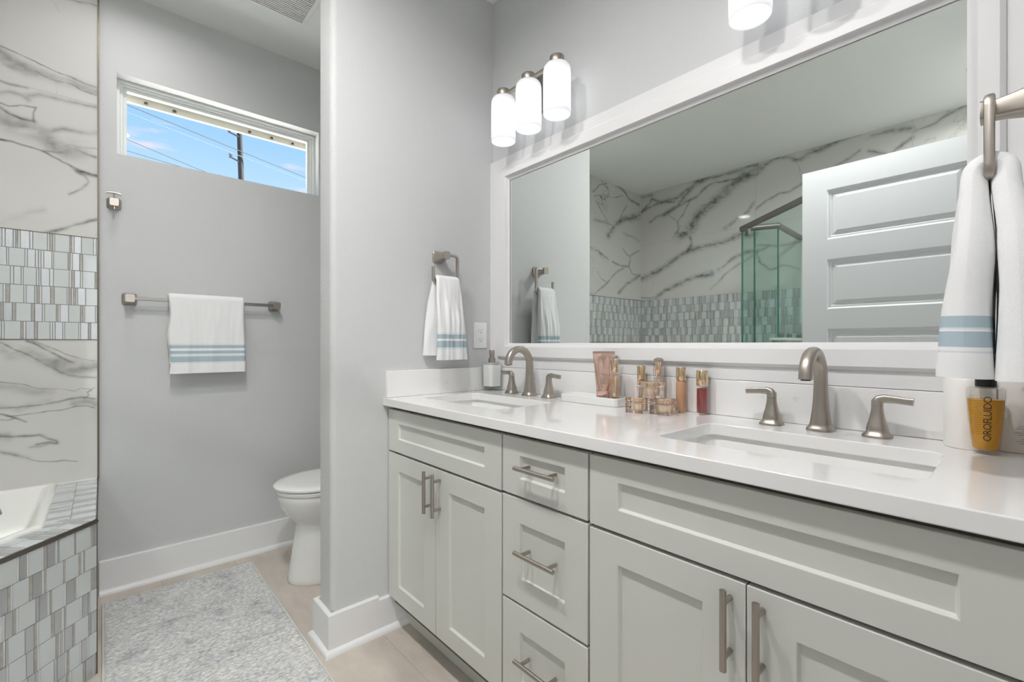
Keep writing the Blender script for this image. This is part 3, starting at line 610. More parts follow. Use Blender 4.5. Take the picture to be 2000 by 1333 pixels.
# inner opening for the tub (offset polygon)
def offset(poly, ds):
    n = len(poly); lines = []
    for i in range(n):
        a = Vector(poly[i]); b = Vector(poly[(i+1) % n]); d = (b-a).normalized(); nn = Vector((d.y, -d.x))
        lines.append((a+nn*ds[i], d))
    o = []
    for i in range(n):
        p, d = lines[i-1]; q, e_ = lines[i]; den = d.x*e_.y-d.y*e_.x
        t = ((q.x-p.x)*e_.y-(q.y-p.y)*e_.x)/den; o.append((p.x+d.x*t, p.y+d.y*t))
    return o
# polygon runs clockwise seen from above (right side = inside)
op = offset(deck, [.135, .115, .12, .12, .012])
bm = new()
n = len(deck)
vo = [[bm.verts.new((x, y, z)) for x, y in S] for S, z in ((deck, 0), (deck, DZT-.004), (op, DZT-.004), (op, .05))]
for i in range(n):
    j = (i+1) % n
    for A_, B_ in zip(vo, vo[1:]): bm.faces.new((A_[i], A_[j], B_[j], B_[i]))
bmesh.ops.recalc_face_normals(bm, faces=bm.faces)
obj('core', bm, MOS[0], dk)
# mosaic on the slanted front, right rim and front rim
bm = new(); Df = Vector((D_.x, D_.y, 0)); Nf = Vector((D_.y*-1, D_.x, 0)); Nf = Vector((.7363, -.6767, 0))
mosaic(bm, Vector((P_a.x, P_a.y, 0))+Nf*.0006+Vector((0,0,DZT-.016-7*.0735)), Df, (0,0,1), .894, 7, .0735, Nf, 17)
obj('front_mosaic', bm, MOS, dk)
bm = new()
mosaic(bm, (TX, 2.112, DZT-.0035), (0,1,0), (-1,0,0), YT-2.112-.03, 2, .0655, (0,0,1), 19)
obj('rim_mosaic', bm, MOS, dk)
bm = new()
mosaic(bm, Vector((P_a.x, P_a.y, DZT-.0035))-Nf*.002+Df*.004, Df, -Nf, .86, 2, .0555, (0,0,1), 23)
obj('rim_mosaic', bm, MOS, dk)
bm = new(); box(bm, XL+.005, TX-.002, YT-.028, YT-.001, DZT-.0035, DZT-.0005); obj('back_ledge', bm, PORC, dk)
bm = new()
sweep(bm, [Vector((P_a.x, P_a.y, DZT-.009))+Nf*.003+Df*-.002, Vector((P_b.x, P_b.y, DZT-.009))+Nf*.003], .0045, 4, wy=.0075, power=8); obj('edge_trim', bm, BRONZ, dk)
bm = new(); box(bm, TX-.003, TX+.004, P_a.y-.002, P_a.y+.008, 0, DZT-.002); box(bm, TX, TX+.004, P_a.y, YT-.004, DZT-.012, DZT-.001)
obj('edge_trim', bm, BRONZ, dk)
# tub itself
tb = empty('bathtub', (-.7, 2.1, DZT), 'white drop-in bathtub set into the mosaic surround', 'bathtub')
rim0 = offset(deck, [.125, .105, .11, .11, .013]); rim1 = offset(deck, [.150, .130, .135, .135, .04]); rim2 = offset(deck, [.165, .145, .155, .155, .055])
bot = offset(deck, [.28, .26, .27, .27, .17]); bot2 = offset(deck, [.36, .34, .35, .35, .25])
bm = new(); rows = []
for S, z in ((rim0, DZT-.004), (rim0, DZT+.006), (rim1, DZT+.009), (rim2, DZT-.004), (bot, .15), (bot2, .12)):
    rows.append([bm.verts.new((x, y, z)) for x, y in S])
for A_, B_ in zip(rows, rows[1:]):
    for i in range(n): bm.faces.new((A_[i], A_[(i+1) % n], B_[(i+1) % n], B_[i]))
bm.faces.new(rows[-1]); bmesh.ops.recalc_face_normals(bm, faces=bm.faces)
obj('basin', bm, ACRYL, tb, bevel=.022, segs=4)
# chrome tub filler standing on the slanted rim, mostly outside the picture
tf = empty('tub_filler', (-.33, 1.86, DZT), 'chrome tub spout tip at the left edge of the tub', 'faucet')
bm = new(); lathe(bm, [(.030,0),(.030,.006),(.020,.012),(.018,.05)], (-.335,1.865,DZT), 24); obj('base', bm, CHROME, tf, smooth=40)
bm = new(); sweep(bm, rpath([(-.335,1.865,DZT+.045),(-.335,1.865,DZT+.115),(-.2505,2.06,DZT+.125),(-.240,2.084,DZT+.075)], .04, 8), .013, 16); obj('spout', bm, CHROME, tf, smooth=60)

# ================================================================== SHOWER (seen only in the mirror)
sh = empty('shower_enclosure', (-.9, .8, 0), 'frameless glass corner shower with nickel header, seen in the mirror', 'shower')
Cc, Bc, Ac, Rc, Ec = (XL+.002, 1.232), (-1.02, 1.217), (-.921, 1.436), (-.45, .899), (-.28, .70)
def wallseg(bm, p, q, t, z0, z1):
    p, q = Vector(p), Vector(q); d = (q-p).normalized(); nn = Vector((-d.y, d.x))*t/2
    prism(bm, [tuple(p-nn), tuple(q-nn), tuple(q+nn), tuple(p+nn)], z0, z1)
bm = new(); wallseg(bm, Cc, (-1.02,1.217), .09, 0, 1.155); obj('knee_wall', bm, MARBLE, sh)
bm = new(); wallseg(bm, Cc, (-1.0,1.217), .11, 1.1555, 1.175); obj('wall_cap', bm, TRIMW, sh)
for p, q, z0 in ((Cc, Bc, 1.178), (Bc, Ac, .04), (Ac, Rc, .04)):
    bm = new(); wallseg(bm, p, q, .009, z0, 2.0); obj('glass_panel', bm, SHG, sh)
for (x, y), z0 in ((Bc, 1.178), (Ac, .06), ((-.955,1.36), .06)):
    bm = new(); box(bm, x-.005, x+.005, y-.005, y+.005, z0, 2.0); obj('glass_edge', bm, SHEDGE, sh)
for p, q in ((Cc, Bc), (Bc, Ac), (Ac, Ec)):
    bm = new(); p3, q3 = Vector((*p, 2.014)), Vector((*q, 2.014)); d = (q3-p3).normalized()*.012
    sweep(bm, [p3-d*(p != Cc), q3+d], .017, 12, wy=.021, power=3); obj('header', bm, NICKD, sh, smooth=50)
for p in ((-1.55,1.231), (-1.30,1.226), (-1.10,1.2215)):
    bm = new(); box(bm, p[0]-.022, p[0]+.022, p[1]-.012, p[1]+.012, 1.176, 1.205); obj('clamp', bm, NICKD, sh, bevel=.003)
bm = new(); v = Vector((*Ac, 1.985))+Vector((.05,-.06,0)); box(bm, v.x-.022, v.x+.022, v.y-.012, v.y+.012, 1.945, 1.998)
bmesh.ops.rotate(bm, verts=bm.verts, cent=v, matrix=Matrix.Rotation(math.atan2(-.537,.471), 3, 'Z')); obj('hinge', bm, NICKD, sh, bevel=.003)
bm = new(); wallseg(bm, Ac, (-.28,.70), .09, 0, .06); wallseg(bm, (-1.02,1.217), Ac, .09, 0, .06); obj('curb', bm, MARBLE, sh)

# ================================================================== DOOR, standing open beside the camera
dr = empty('door_1', (-.117, -.02, 0)); dr['kind'] = 'structure'
DY0, DY1, DZ1 = .036, .800, 2.055
x0, x1 = -.135, -.100
bm = new()
N_P = 5; top_r, bot_r, mid = .115, .20, .105
ph = (DZ1-.012-top_r-bot_r-(N_P-1)*mid)/N_P
zs = [.012+bot_r+i*(ph+mid) for i in range(N_P)]
st = .113
def door_face(bm, xf, sgn):
    """face with five recessed raised-field panels; sgn = outward x direction"""
    yy = [DY0, DY0+st, DY1-st, DY1]; zz = [.012]
    for z in zs: zz += [z, z+ph]
    zz.append(DZ1)
    V_ = {}
    def v(y, z, x): 
        k_ = (round(y,5), round(z,5), round(x,5))
        if k_ not in V_: V_[k_] = bm.verts.new((x, y, z))
        return V_[k_]
    for a in range(3):
        for b in range(len(zz)-1):
            ya, yb, za, zb = yy[a], yy[a+1], zz[b], zz[b+1]
            if a == 1 and b % 2 == 1:
                steps = [(0,0),(.008,-.006),(.016,-.006),(.020,-.009),(.026,-.009),(.045,-.0035)]
                for (i0, d0), (i1, d1) in zip(steps, steps[1:]):
                    A_ = [(ya+i0,za+i0),(yb-i0,za+i0),(yb-i0,zb-i0),(ya+i0,zb-i0)]; B_ = [(ya+i1,za+i1),(yb-i1,za+i1),(yb-i1,zb-i1),(ya+i1,zb-i1)]
                    for i in range(4):
                        j = (i+1) % 4
                        bm.faces.new((v(*A_[i], xf+sgn*d0), v(*A_[j], xf+sgn*d0), v(*B_[j], xf+sgn*d1), v(*B_[i], xf+sgn*d1)))
                bm.faces.new([v(*p, xf+sgn*d1) for p in B_])
            else:
                bm.faces.new((v(ya,za,xf), v(yb,za,xf), v(yb,zb,xf), v(ya,zb,xf)))
door_face(bm, x1, 1); door_face(bm, x0, -1)
def q4(bm, *p): bm.faces.new([bm.verts.new(a) for a in p])
q4(bm, (x0,DY1,.012),(x1,DY1,.012),(x1,DY1,DZ1),(x0,DY1,DZ1)); q4(bm, (x0,DY0,.012),(x0,DY0,DZ1),(x1,DY0,DZ1),(x1,DY0,.012))
q4(bm, (x0,DY0,DZ1),(x0,DY1,DZ1),(x1,DY1,DZ1),(x1,DY0,DZ1)); q4(bm, (x0,DY0,.012),(x1,DY0,.012),(x1,DY1,.012),(x0,DY1,.012))
bmesh.ops.remove_doubles(bm, verts=bm.verts, dist=1e-5)
bmesh.ops.recalc_face_normals(bm, faces=bm.faces); obj('door_panel', bm, DOORP, dr)
bm = new(); lathe(bm, [(.026,0),(.026,.008),(.012,.014),(.012,.045)], (0,0,0), 20)
bmesh.ops.rotate(bm, verts=bm.verts, cent=(0,0,0), matrix=Matrix.Rotation(-PI/2, 3, 'Y')); bmesh.ops.translate(bm, verts=bm.verts, vec=(x0, DY1-.07, .96))
sweep(bm, [(x0-.043, DY1-.07, .96), (x0-.043, DY1-.18, .96)], .009, 12); obj('door_handle', bm, NICK, dr, smooth=40)

# ================================================================== VANITY CABINETS
XF = .823+.022       # face of doors/drawers
FT = .019            # door thickness
def shaker(bm, y0, y1, z0, z1, st, rt, rb=None, rec=.0085):
    """shaker front facing -x at XF with a recessed flat panel and a tiny bevelled inner edge"""
    rb = rb or rt
    O = [(y0,z0),(y1,z0),(y1,z1),(y0,z1)]; I = [(y0+st,z0+rb),(y1-st,z0+rb),(y1-st,z1-rt),(y0+st,z1-rt)]
    c = .0035; J = [(y0+st+c,z0+rb+c),(y1-st-c,z0+rb+c),(y1-st-c,z1-rt-c),(y0+st+c,z1-rt-c)]
    R = [[bm.verts.new((x, a, b)) for a, b in S] for x, S in ((XF+FT, O), (XF, O), (XF, I), (XF+rec, J))]
    for A_, B_ in zip(R, R[1:]):
        for i in range(4): bm.faces.new((A_[i], A_[(i+1) % 4], B_[(i+1) % 4], B_[i]))
    bm.faces.new(R[-1]); bm.faces.new(R[0][::-1])
    bmesh.ops.recalc_face_normals(bm, faces=bm.faces)
def pull(parent, y, z, horiz, L_=.142, cc=.096):
    bm = new(); xo = XF-.031
    a = Vector((0,1,0)) if horiz else Vector((0,0,1)); c = Vector((xo, y, z))
    sweep(bm, [c-a*L_/2, c+a*L_/2], .0060, 18)
    for s in (-1, 1): sweep(bm, [c+a*s*cc/2, c+a*s*cc/2+Vector((.031+.004,0,0))], .0050, 14)
    return obj('handle', bm, NICK, parent, smooth=50)
G = .0032
def cabinet(y0, y1, label, kind):
    r = empty('vanity_cabinet', (1.1, (y0+y1)/2, 0), label, 'cabinet', 'vanity base cabinets')
    bm = new()
    box(bm, XF+FT+.003, 1.36, y0+.001, y0+.018, .10, .8835); box(bm, XF+FT+.003, 1.36, y1-.018, y1-.001, .10, .8835)
    box(bm, XF+FT+.003, 1.36, y0+.018, y1-.018, .10, .118); box(bm, 1.345, 1.36, y0+.018, y1-.018, .118, .8835)
    box(bm, XF+FT+.003, XF+FT+.020, y0+.018, y1-.018, .700, .712); box(bm, XF+FT+.003, XF+FT+.020, y0+.018, y1-.018, .840, .8835)
    obj('carcass', bm, CAB_SHADE, r)
    bm = new(); box(bm, .921, .937, y0+.001, y1-.001, 0.001, .0995); obj('toe_kick', bm, CAB, r)
    ya, yb = y0+G, y1-G
    ym = (ya+yb)/2
    if kind == 'sink':
        bm = new(); shaker(bm, ya, yb, .7085, .8688, .078, .050); obj('false_front', bm, CAB, r, bevel=.0012)
        for s, (a, b) in ((1, (ya, ym-.0012)), (-1, (ym+.0012, yb))):
            bm = new(); shaker(bm, a, b, .1325, .7000, .078, .063, .060); d = obj('door', bm, CAB, r, bevel=.0012)
            pull(d, (b-.026) if s == 1 else (a+.026), .6195, False)
    else:
        for z0, z1, rt, hz in ((.7105, .8690, .048, .7955), (.4190, .7030, .066, .570), (.1325, .4115, .070, .282)):
            bm = new(); shaker(bm, ya, yb, z0, z1, .071, rt); d = obj('drawer', bm, CAB, r, bevel=.0012)
            pull(d, ym, hz, True)
    return r
cabinet(.9845, 1.677, 'grey-green shaker sink cabinet with two doors, touching the end wall', 'sink')
cabinet(.6745, .9845, 'narrow grey-green cabinet of three drawers between the two sink cabinets', 'drawers')
cabinet(-.026, .6745, 'grey-green shaker sink cabinet nearest the camera, with a wide false drawer front', 'sink')

# ================================================================== COUNTERTOP with two undermount cut-outs
TH = .030
SINKS = ((.945, 1.212, 1.125, 1.585), (.945, 1.212, .098, .560))
ct = empty('countertop', (1.1, .83, CT), 'white quartz countertop running across all the vanity cabinets', 'countertop')
cx0, cx1, cy0, cy1 = .8231, XW-.0005, YF+.0005, YP-.0005
bm = new()
holes = [rrect(a, b, c, d, .030, 7) for a, b, c, d in SINKS]
def slab_with_holes(bm, outer, holes, z0, z1):
    for z, flip in ((z1, False), (z0, True)):
        es = []
        for loop in [outer]+holes:
            vs_ = [bm.verts.new((x, y, z)) for x, y in loop]
            es += [bm.edges.new((vs_[i], vs_[(i+1) % len(vs_)])) for i in range(len(vs_))]
        r = bmesh.ops.triangle_fill(bm, use_beauty=True, use_dissolve=False, edges=es)
    bm.verts.ensure_lookup_table()
    off = 0; nper = len(outer)+sum(len(h) for h in holes)
    V_ = list(bm.verts); base = 0
    for loop in [outer]+holes:
        m_ = len(loop)
        for i in range(m_):
            a, b = V_[base+i], V_[base+(i+1) % m_]; c, d = V_[nper+base+(i+1) % m_], V_[nper+base+i]
            bm.faces.new((a, b, c, d))
        base += m_
    bmesh.ops.recalc_face_normals(bm, faces=bm.faces)
slab_with_holes(bm, [(cx0,cy0),(cx1,cy0),(cx1,cy1),(cx0,cy1)], holes, CT-TH, CT)
obj('slab', bm, QUARTZ, ct, bevel=.0022)
bx('backsplash', 1.365, XW-.0005, cy0, cy1, CT+.0006, 1.0197, QUARTZ, ct, bevel=.0015)
bx('side_splash', .833, 1.3645, YP-.0205, cy1, CT+.0006, 1.0197, QUARTZ, ct, bevel=.0015)
for i, (a, b, c, d) in enumerate(SINKS):
    s = empty('sink_basin', ((a+b)/2, (c+d)/2, .76), ('white undermount sink at the far end, beside the end wall', 'white undermount sink nearest the camera, below the large towel')[i], 'sink', 'undermount sinks')
    bm = new(); rows = []
    o = .012
    for ins, z, r in ((-.03, CT-TH-.0005, .05), (-o, CT-TH-.0005, .035), (-.006, CT-TH-.02, .035), (.012, .80, .05), (.030, .765, .05), (.062, .752, .05), (.115, .748, .01)):
        rows.append([bm.verts.new((x, y, z)) for x, y in rrect(a+ins, b-ins, c+ins, d-ins, r, 6)])
    for A_, B_ in zip(rows, rows[1:]):
        for k_ in range(len(A_)): bm.faces.new((A_[k_], A_[(k_+1) % len(A_)], B_[(k_+1) % len(A_)], B_[k_]))
    bm.faces.new(rows[-1]); bmesh.ops.recalc_face_normals(bm, faces=bm.faces)
    for f in bm.faces:
        pass
    obj('bowl', bm, PORC, s, smooth=60)
    bm = new(); lathe(bm, [(.001,.0015),(.010,.0015),(.011,.004),(.022,.003),(.023,-.001)], ((a+b)/2, (c+d)/2, .7485), 24); obj('drain', bm, NICK, s, smooth=40)

# ================================================================== FAUCETS (one spout, two lever handles each)
def faucet(yc, label):
    # spout
    bm = new()
    lathe(bm, [(.029,0),(.029,.004),(.0265,.008),(.0225,.013),(.0225,.016)], (1.312, yc, CT), 32, power=3.2)
    pts = []; rad = []
    for z, r in ((.014,.0225),(.030,.0205),(.050,.0180),(.075,.0160),(.100,.0150),(.125,.0142)): pts.append((1.312+.0006*z/.1, yc, CT+z)); rad.append(r)
    R_ = .058; cxx = 1.312-R_; cz = CT+.1330
    for k_ in range(1, 15):
        a = math.radians(172*k_/14); pts.append((cxx+R_*math.cos(a)*1.0, yc, cz+R_*math.sin(a))); rad.append(.0142-.0012*k_/14+(.0012 if k_ > 9 else 0))
    pts.append((cxx-R_-.0005, yc, cz-.0035)); rad.append(.0145)
    fl = sweep(bm, pts, rad, 24, power=2.5, up=(0,1,0))
    f = empty('faucet', (1.312, yc, CT), label, 'faucet', 'brushed nickel faucets')
    sp = obj('spout', bm, NICK, f, smooth=55)
    bm = new(); e_ = Vector(pts[-1]); lathe(bm, [(.0001,-.0015),(.010,-.0015),(.010,.001),(.0001,.001)], tuple(e_+Vector((-.0003,0,-.0005))), 18); obj('aerator', bm, DARK, sp)
    bm = new(); sweep(bm, [(1.334,yc,CT+.062),(1.338,yc,CT+.072)], .0035, 10); sweep(bm, [(1.329,yc,CT+.058),(1.337,yc,CT+.066)], .0025, 8); obj('lift_rod', bm, NICK, sp, smooth=40)
    for sgn in (1, -1):
        y = yc+sgn*.110
        bm = new()
        lathe(bm, [(.0275,0),(.0275,.004),(.0245,.008),(.0200,.013),(.0200,.018),(.0180,.028),(.0142,.042),(.0118,.056),(.0108,.068),(.0108,.0705)], (1.312, y, CT), 32, power=3)
        h = obj('handle', bm, NICK, f, smooth=45, origin=(1.312, y, CT))
        bm = new()
        P_ = [(1.312, y, CT+.071), (1.312, y, CT+.080), (1.312, y+sgn*.004, CT+.0850), (1.312, y+sgn*.013, CT+.0880), (1.311, y+sgn*.030, CT+.0870), (1.310, y+sgn*.048, CT+.0855), (1.309, y+sgn*.063, CT+.0845)]
        sweep(bm, P_, [.0108,.0110,.0105,.0095,.0080,.0078,.0082], 20, power=3.4, up=(1,0,0), wy=[.0105,.0105,.0088,.0058,.0048,.0045,.0050])
        obj('lever', bm, NICK, h, smooth=50)
faucet(1.355, 'arched nickel faucet with two levers behind the far sink, beside the soap dispenser')
faucet(.329, 'arched nickel faucet with two levers behind the sink nearest the camera')

# ================================================================== MIRROR
mr = empty('vanity_mirror', (XG, .83, 1.5), 'large wall mirror in a wide white stepped frame above both sinks', 'mirror')
gy0, gy1, gz0, gz1 = .0775, 1.5455, 1.1295, 1.8675
bm = new(); box(bm, XG, XG+.005, gy0-.008, gy1+.008, gz0-.008, gz1+.008); obj('mirror_glass', bm, MIRROR, mr)
def frame_loop(bm, loops):
    """loops: list of (x, (y0,y1,z0,z1)) from outside to inside"""
    R = []
    for x, (a, b, c, d) in loops: R.append([bm.verts.new((x, *p)) for p in ((a,c),(b,c),(b,d),(a,d))])
    for A_, B_ in zip(R, R[1:]):
        for i in range(4): bm.faces.new((A_[i], A_[(i+1) % 4], B_[(i+1) % 4], B_[i]))
    bmesh.ops.recalc_face_normals(bm, faces=bm.faces)
oy0, oy1, oz0, oz1 = -.028, YP-.001, 1.0212, 1.978
my0, my1, mz0, mz1 = .0205, 1.617, 1.062, 1.935
bm = new(); frame_loop(bm, [(XW-.0003,(oy0,oy1,oz0,oz1)),(1.368,(oy0,oy1,oz0,oz1)),(1.3675,(oy0,oy1,oz0,oz1)),(1.3675,(my0+.004,my1-.004,mz0+.004,mz1-.004)),(XW-.0003,(my0+.004,my1-.004,mz0+.004,mz1-.004))])
obj('backing_board', bm, FRAMEW, mr)
bm = new()
ins = lambda k_: (my0+k_, my1-k_, mz0+k_, mz1-k_)
iy0, iy1, iz0, iz1 = .0605, 1.5605, 1.112, 1.8845
mid_ = lambda t: tuple(a+(b-a)*t for a, b in zip((iy0,iy1,iz0,iz1), (gy0,gy1,gz0,gz1)))
frame_loop(bm, [(1.3665,ins(0)),(1.362,ins(0)),(1.355,ins(.007)),(1.3535,ins(.009)),(1.3535,(iy0,iy1,iz0,iz1)),(1.357,mid_(.18)),(1.363,mid_(.38)),(1.368,mid_(.62)),(1.3715,mid_(1.0)),(XG-.0004,mid_(1.0))])
obj('frame', bm, FRAMEW, mr, smooth=28)

# ================================================================== VANITY LIGHTS
def vanity_light(yc, label):
    r = local(empty('vanity_light', (XW, yc, 2.0), label, 'wall light', 'three-shade vanity lights'))
    bm = new(); box(bm, -.022, -.0008, -.058, .058, .102, .262); obj('backplate', bm, NICKD, r, bevel=.003)
    bm = new(); sweep(bm, [(-.020,0,.185),(-.108,0,.185)], .0065, 14); sweep(bm, [(-.110,-.154,.186),(-.110,.154,.186)], .0085, 16); obj('bar', bm, NICK, r, smooth=50)
    for k_ in (-1, 0, 1):
        y = k_*.154; x = -.110
        s = local(link(bpy.data.objects.new('lamp_holder_group', None), r)) if False else None
        bm = new(); lathe(bm, [(.0265,.1785),(.0275,.180),(.0275,.206),(.0255,.2085)], (x, y, 0), 28); obj('cap', bm, NICK, r, smooth=40)
        bm = new()
        pr = [(.024,.178),(.034,.1775),(.043,.174),(.0490,.166),(.0515,.154),(.0520,.14),(.0520,.002),(.0512,-.010),(.0500,-.012),(.0488,-.010),(.0490,.002),(.0490,.14),(.0475,.158),(.040,.170),(.030,.174)]
        lathe(bm, pr, (0,0,0), 40, cap=False)
        o = obj('shade', bm, SHADE, r, smooth=60); o.location = (x, y, 0)
        bm = new(); bmesh.ops.create_uvsphere(bm, u_segments=20, v_segments=12, radius=.029, matrix=Matrix.Translation((x, y, .062)) @ Matrix.Diagonal((1,1,1.15,1)))
        lathe(bm, [(.013,.09),(.013,.16)], (x, y, 0), 14); obj('bulb', bm, BULB, r, smooth=60)
    return r
vanity_light(1.322, 'three-shade nickel wall light over the far sink')
vanity_light(.325, 'nickel wall light at the top edge, one lit shade in view over the near sink')

# ================================================================== OUTLET
ou = empty('wall_outlet', (1.306, YP, 1.165), 'white double outlet plate beside the mirror frame', 'outlet')
bm = new(); prism(bm, rrect(1.268, 1.344, 1.106, 1.225, .004, 3), YP-.006, YP-.0006, axis='y'); obj('cover_plate', bm, PLAST, ou, bevel=.0025)
for z in (1.1855, 1.1455):
    bm = new(); prism(bm, [(1.306+.0165*math.cos(a)*1.0, z+max(-.0125, min(.0125, .0165*math.sin(a)))) for a in [2*PI*i/24 for i in range(24)]], YP-.0085, YP-.0061, axis='y'); f_ = obj('receptacle', bm, PLAST, ou)
    bm = new()
    box(bm, 1.2992, 1.3006, YP-.0090, YP-.0086, z-.001, z+.0075); box(bm, 1.3110, 1.3124, YP-.0090, YP-.0086, z, z+.0068)
    lathe(bm, [(.0001,0),(.0022,0),(.0022,.0004),(.0001,.0004)], (0,0,0), 10)
    vs_ = [v_ for v_ in bm.verts if abs(v_.co.x) < .01]
    bmesh.ops.rotate(bm, verts=vs_, cent=(0,0,0), matrix=Matrix.Rotation(PI/2, 3, 'X')); bmesh.ops.translate(bm, verts=vs_, vec=(1.306, YP-.0086, z-.0072))
    obj('slots', bm, DARK, f_)

# ================================================================== TOWEL RINGS
def post(bm, L_, wb=.026, wt=.0135):
    """square flared post from the wall (y=0) out to y=-L_"""
    prof = [(wb,0,wb),(wb,-.0045,wb),(wb*.90,-.0075,wb*.90),(wb*.84,-.011,wb*.84),(wt*1.12,-L_*.62,wt*1.15),(wt*.98,-L_*.80,wt*1.05),(wt,-L_*.86,wt*1.1),(wt*1.12,-L_*.90,wt*1.2),(wt*1.15,-L_,wt*1.22)]
    R = []
    for a, y, b in prof:
        R.append([bm.verts.new((x*a*(1 if abs(x) < 2 else 1), y, z*b)) for x, z in [(math.copysign(abs(math.cos(t))**.34, math.cos(t)), math.copysign(abs(math.sin(t))**.34, math.sin(t))) for t in [PI/12+2*PI*i/24 for i in range(24)]]])
    for A_, B_ in zip(R, R[1:]):
        for i in range(24): bm.faces.new((A_[i], A_[(i+1) % 24], B_[(i+1) % 24], B_[i]))
    bm.faces.new(R[0]); bm.faces.new(R[-1]); bmesh.ops.recalc_face_normals(bm, faces=bm.faces)
RZ = 1.498
def towel_ring(x, y, rz, label):
    r = local(empty('towel_ring', (x, y, RZ), label, 'towel ring', 'open square towel rings', rz=rz))
    bm = new(); post(bm, .074); obj('post', bm, NICK, r, smooth=35)
    bm = new(); yy = -.062
    P_ = rpath([(.010,yy,.004),(.060,yy,.004),(.060,yy,-.116),(-.060,yy,-.116),(-.060,yy,-.052)], .016, 6)
    sweep(bm, P_, .0062, 16, power=3.5, up=(0,1,0)); obj('ring', bm, NICK, r, smooth=45)
    return r
towel_ring(1.076, YP-.0006, 0, 'open square nickel towel ring on the end wall, left of the mirror')
towel_ring(1.060, YF+.0006, PI, 'open square nickel towel ring at the right edge of the photo')

# ================================================================== TOWELS
def towel(name, path, xw, thick, mats, stripes, label, group, ripple=.004, seed=1, split=None, nx=34, xshift=None, sides=True, tilt=0, edge_flat=False):
    """a folded towel: path = (y,z) polyline from the back hem, over the bar, to the front hem.
    xw(s) gives (x0,x1), thick(s) half thickness; stripes are z ranges on the front fall."""
    # resample path
    P_ = [Vector((0, *p)) for p in path]; seglen = [(b-a).length for a, b in zip(P_, P_[1:])]; Ltot = sum(seglen)
    step = .003; N_ = int(Ltot/step); pts = []
    acc = 0; i = 0
    for k_ in range(N_+1):
        s = Ltot*k_/N_
        while i < len(seglen)-1 and s > acc+seglen[i]: acc += seglen[i]; i += 1
        t = (s-acc)/seglen[i]; pts.append((P_[i].lerp(P_[i+1], t), s/Ltot))
    top = max(range(len(pts)), key=lambda q: pts[q][0].z)
    bm = new(); rings = []
    m_ = nx
    for k_, (p, s) in enumerate(pts):
        a = pts[max(k_-2, 0)][0]; b = pts[min(k_+2, N_)][0]; t = (b-a).normalized(); nn = Vector((0, -t.z, t.y))   # outward for path going back->front
        x0, x1 = xw(s, p.z, k_ > top); h = thick(s, p.z, k_ > top)
        sgn = 1
        ring = []
        fade = min(1, abs(p.z-pts[top][0].z)/.10)
        for j in range(2*m_):
            # stadium-like section: outer side j<m_, inner side the rest
            u = (j if j < m_ else 2*m_-1-j)/(m_-1); x = x0+(x1-x0)*u
            e_ = min(u, 1-u)*(x1-x0); rr = min(1.0, (e_/h) if h > 0 else 1); hh = h*math.sqrt(max(0, 1-(1-rr)**2))*.98+h*.02
            wv = 0
            if ripple:
                wv = ripple*fade*(mnoise.noise(Vector((x*22+seed*7.3, p.z*3.0+(5 if k_ > top else 0), seed)))*1.2+ .5*mnoise.noise(Vector((x*60, p.z*9, seed+4))))
            o_ = hh if j < m_ else -hh
            q = p+nn*(o_+wv); q.x = x
            ring.append(bm.verts.new(q))
        rings.append(ring)
    M_ = 2*m_
    for k_, (A_, B_) in enumerate(zip(rings, rings[1:])):
        zc = (pts[k_][0].z+pts[k_+1][0].z)/2; mi = 0
        if k_ > top:
            for z0, z1, mm in stripes:
                if z0 <= zc <= z1: mi = mm
        for j in range(M_):
            f = bm.faces.new((A_[j], A_[(j+1) % M_], B_[(j+1) % M_], B_[j])); f.material_index = mi
    bm.faces.new(rings[0][::-1]); bm.faces.new(rings[-1])
    bmesh.ops.recalc_face_normals(bm, faces=bm.faces)
    zmax = pts[top][0].z; xm = sum(xw(.5, zmax, True))/2
    o = obj(name, bm, mats, smooth=70, origin=(xm, pts[top][0].y, zmax))
    tag(o, label, 'towel', group); return o
TM = [TERRY, BAND, BANDL]
# over the towel bar
yb_ = YB-.066; zb_ = 1.334
def arc(yc, zc, r, n=8): return [(yc+r*math.cos(math.radians(a)), zc+r*math.sin(math.radians(a))) for a in np.linspace(0, 180, n)]
o = towel('bath_towel', [(YB-.046, 1.03), (YB-.046, 1.25)]+arc(yb_, zb_+.008, .019)+[(yb_-.022, 1.25), (yb_-.026, .985)],
      lambda s, z, fr: (.236+.004*math.sin(z*31)+(.002 if z < 1.03 else 0), .552-.006*math.sin(z*11)-(1.36-z)*.020), lambda s, z, fr: .0075, TM,
      [(1.106,1.121,1),(1.0775,1.0945,1),(1.039,1.0665,1),(1.123,1.1265,2),(1.032,1.0355,2),(1.098,1.100,2),(1.0705,1.0725,2)],
      'white towel with three blue bands folded over the wall towel bar', 'white towels with blue bands', ripple=.005, seed=3, nx=60)
# hand towel in the far ring
yr = YP-.0626
def xw_l(s, z, fr):
    t = min(1, max(0, (1.40-z)/.34)); w_ = .112+.040*t**.8
    c = 1.078+.006*t-(0 if fr else .018*t); return (c-w_/2, c+w_/2)
towel('hand_towel', [(YP-.025, 1.078), (YP-.030, 1.30), (yr+.016, 1.375)]+arc(yr, 1.386, .0165)+[(yr-.021, 1.36), (yr-.032, 1.22), (yr-.036, 1.060)],
      xw_l, lambda s, z, fr: .0100+.004*min(1, max(0, (1.38-z)/.2)), TM,
      [(1.1475,1.1665,1),(1.1125,1.1395,1),(1.169,1.1715,2),(1.106,1.108,2)],
      'white hand towel with two blue bands hanging in the ring left of the mirror', 'white towels with blue bands', ripple=.011, seed=9, nx=48)
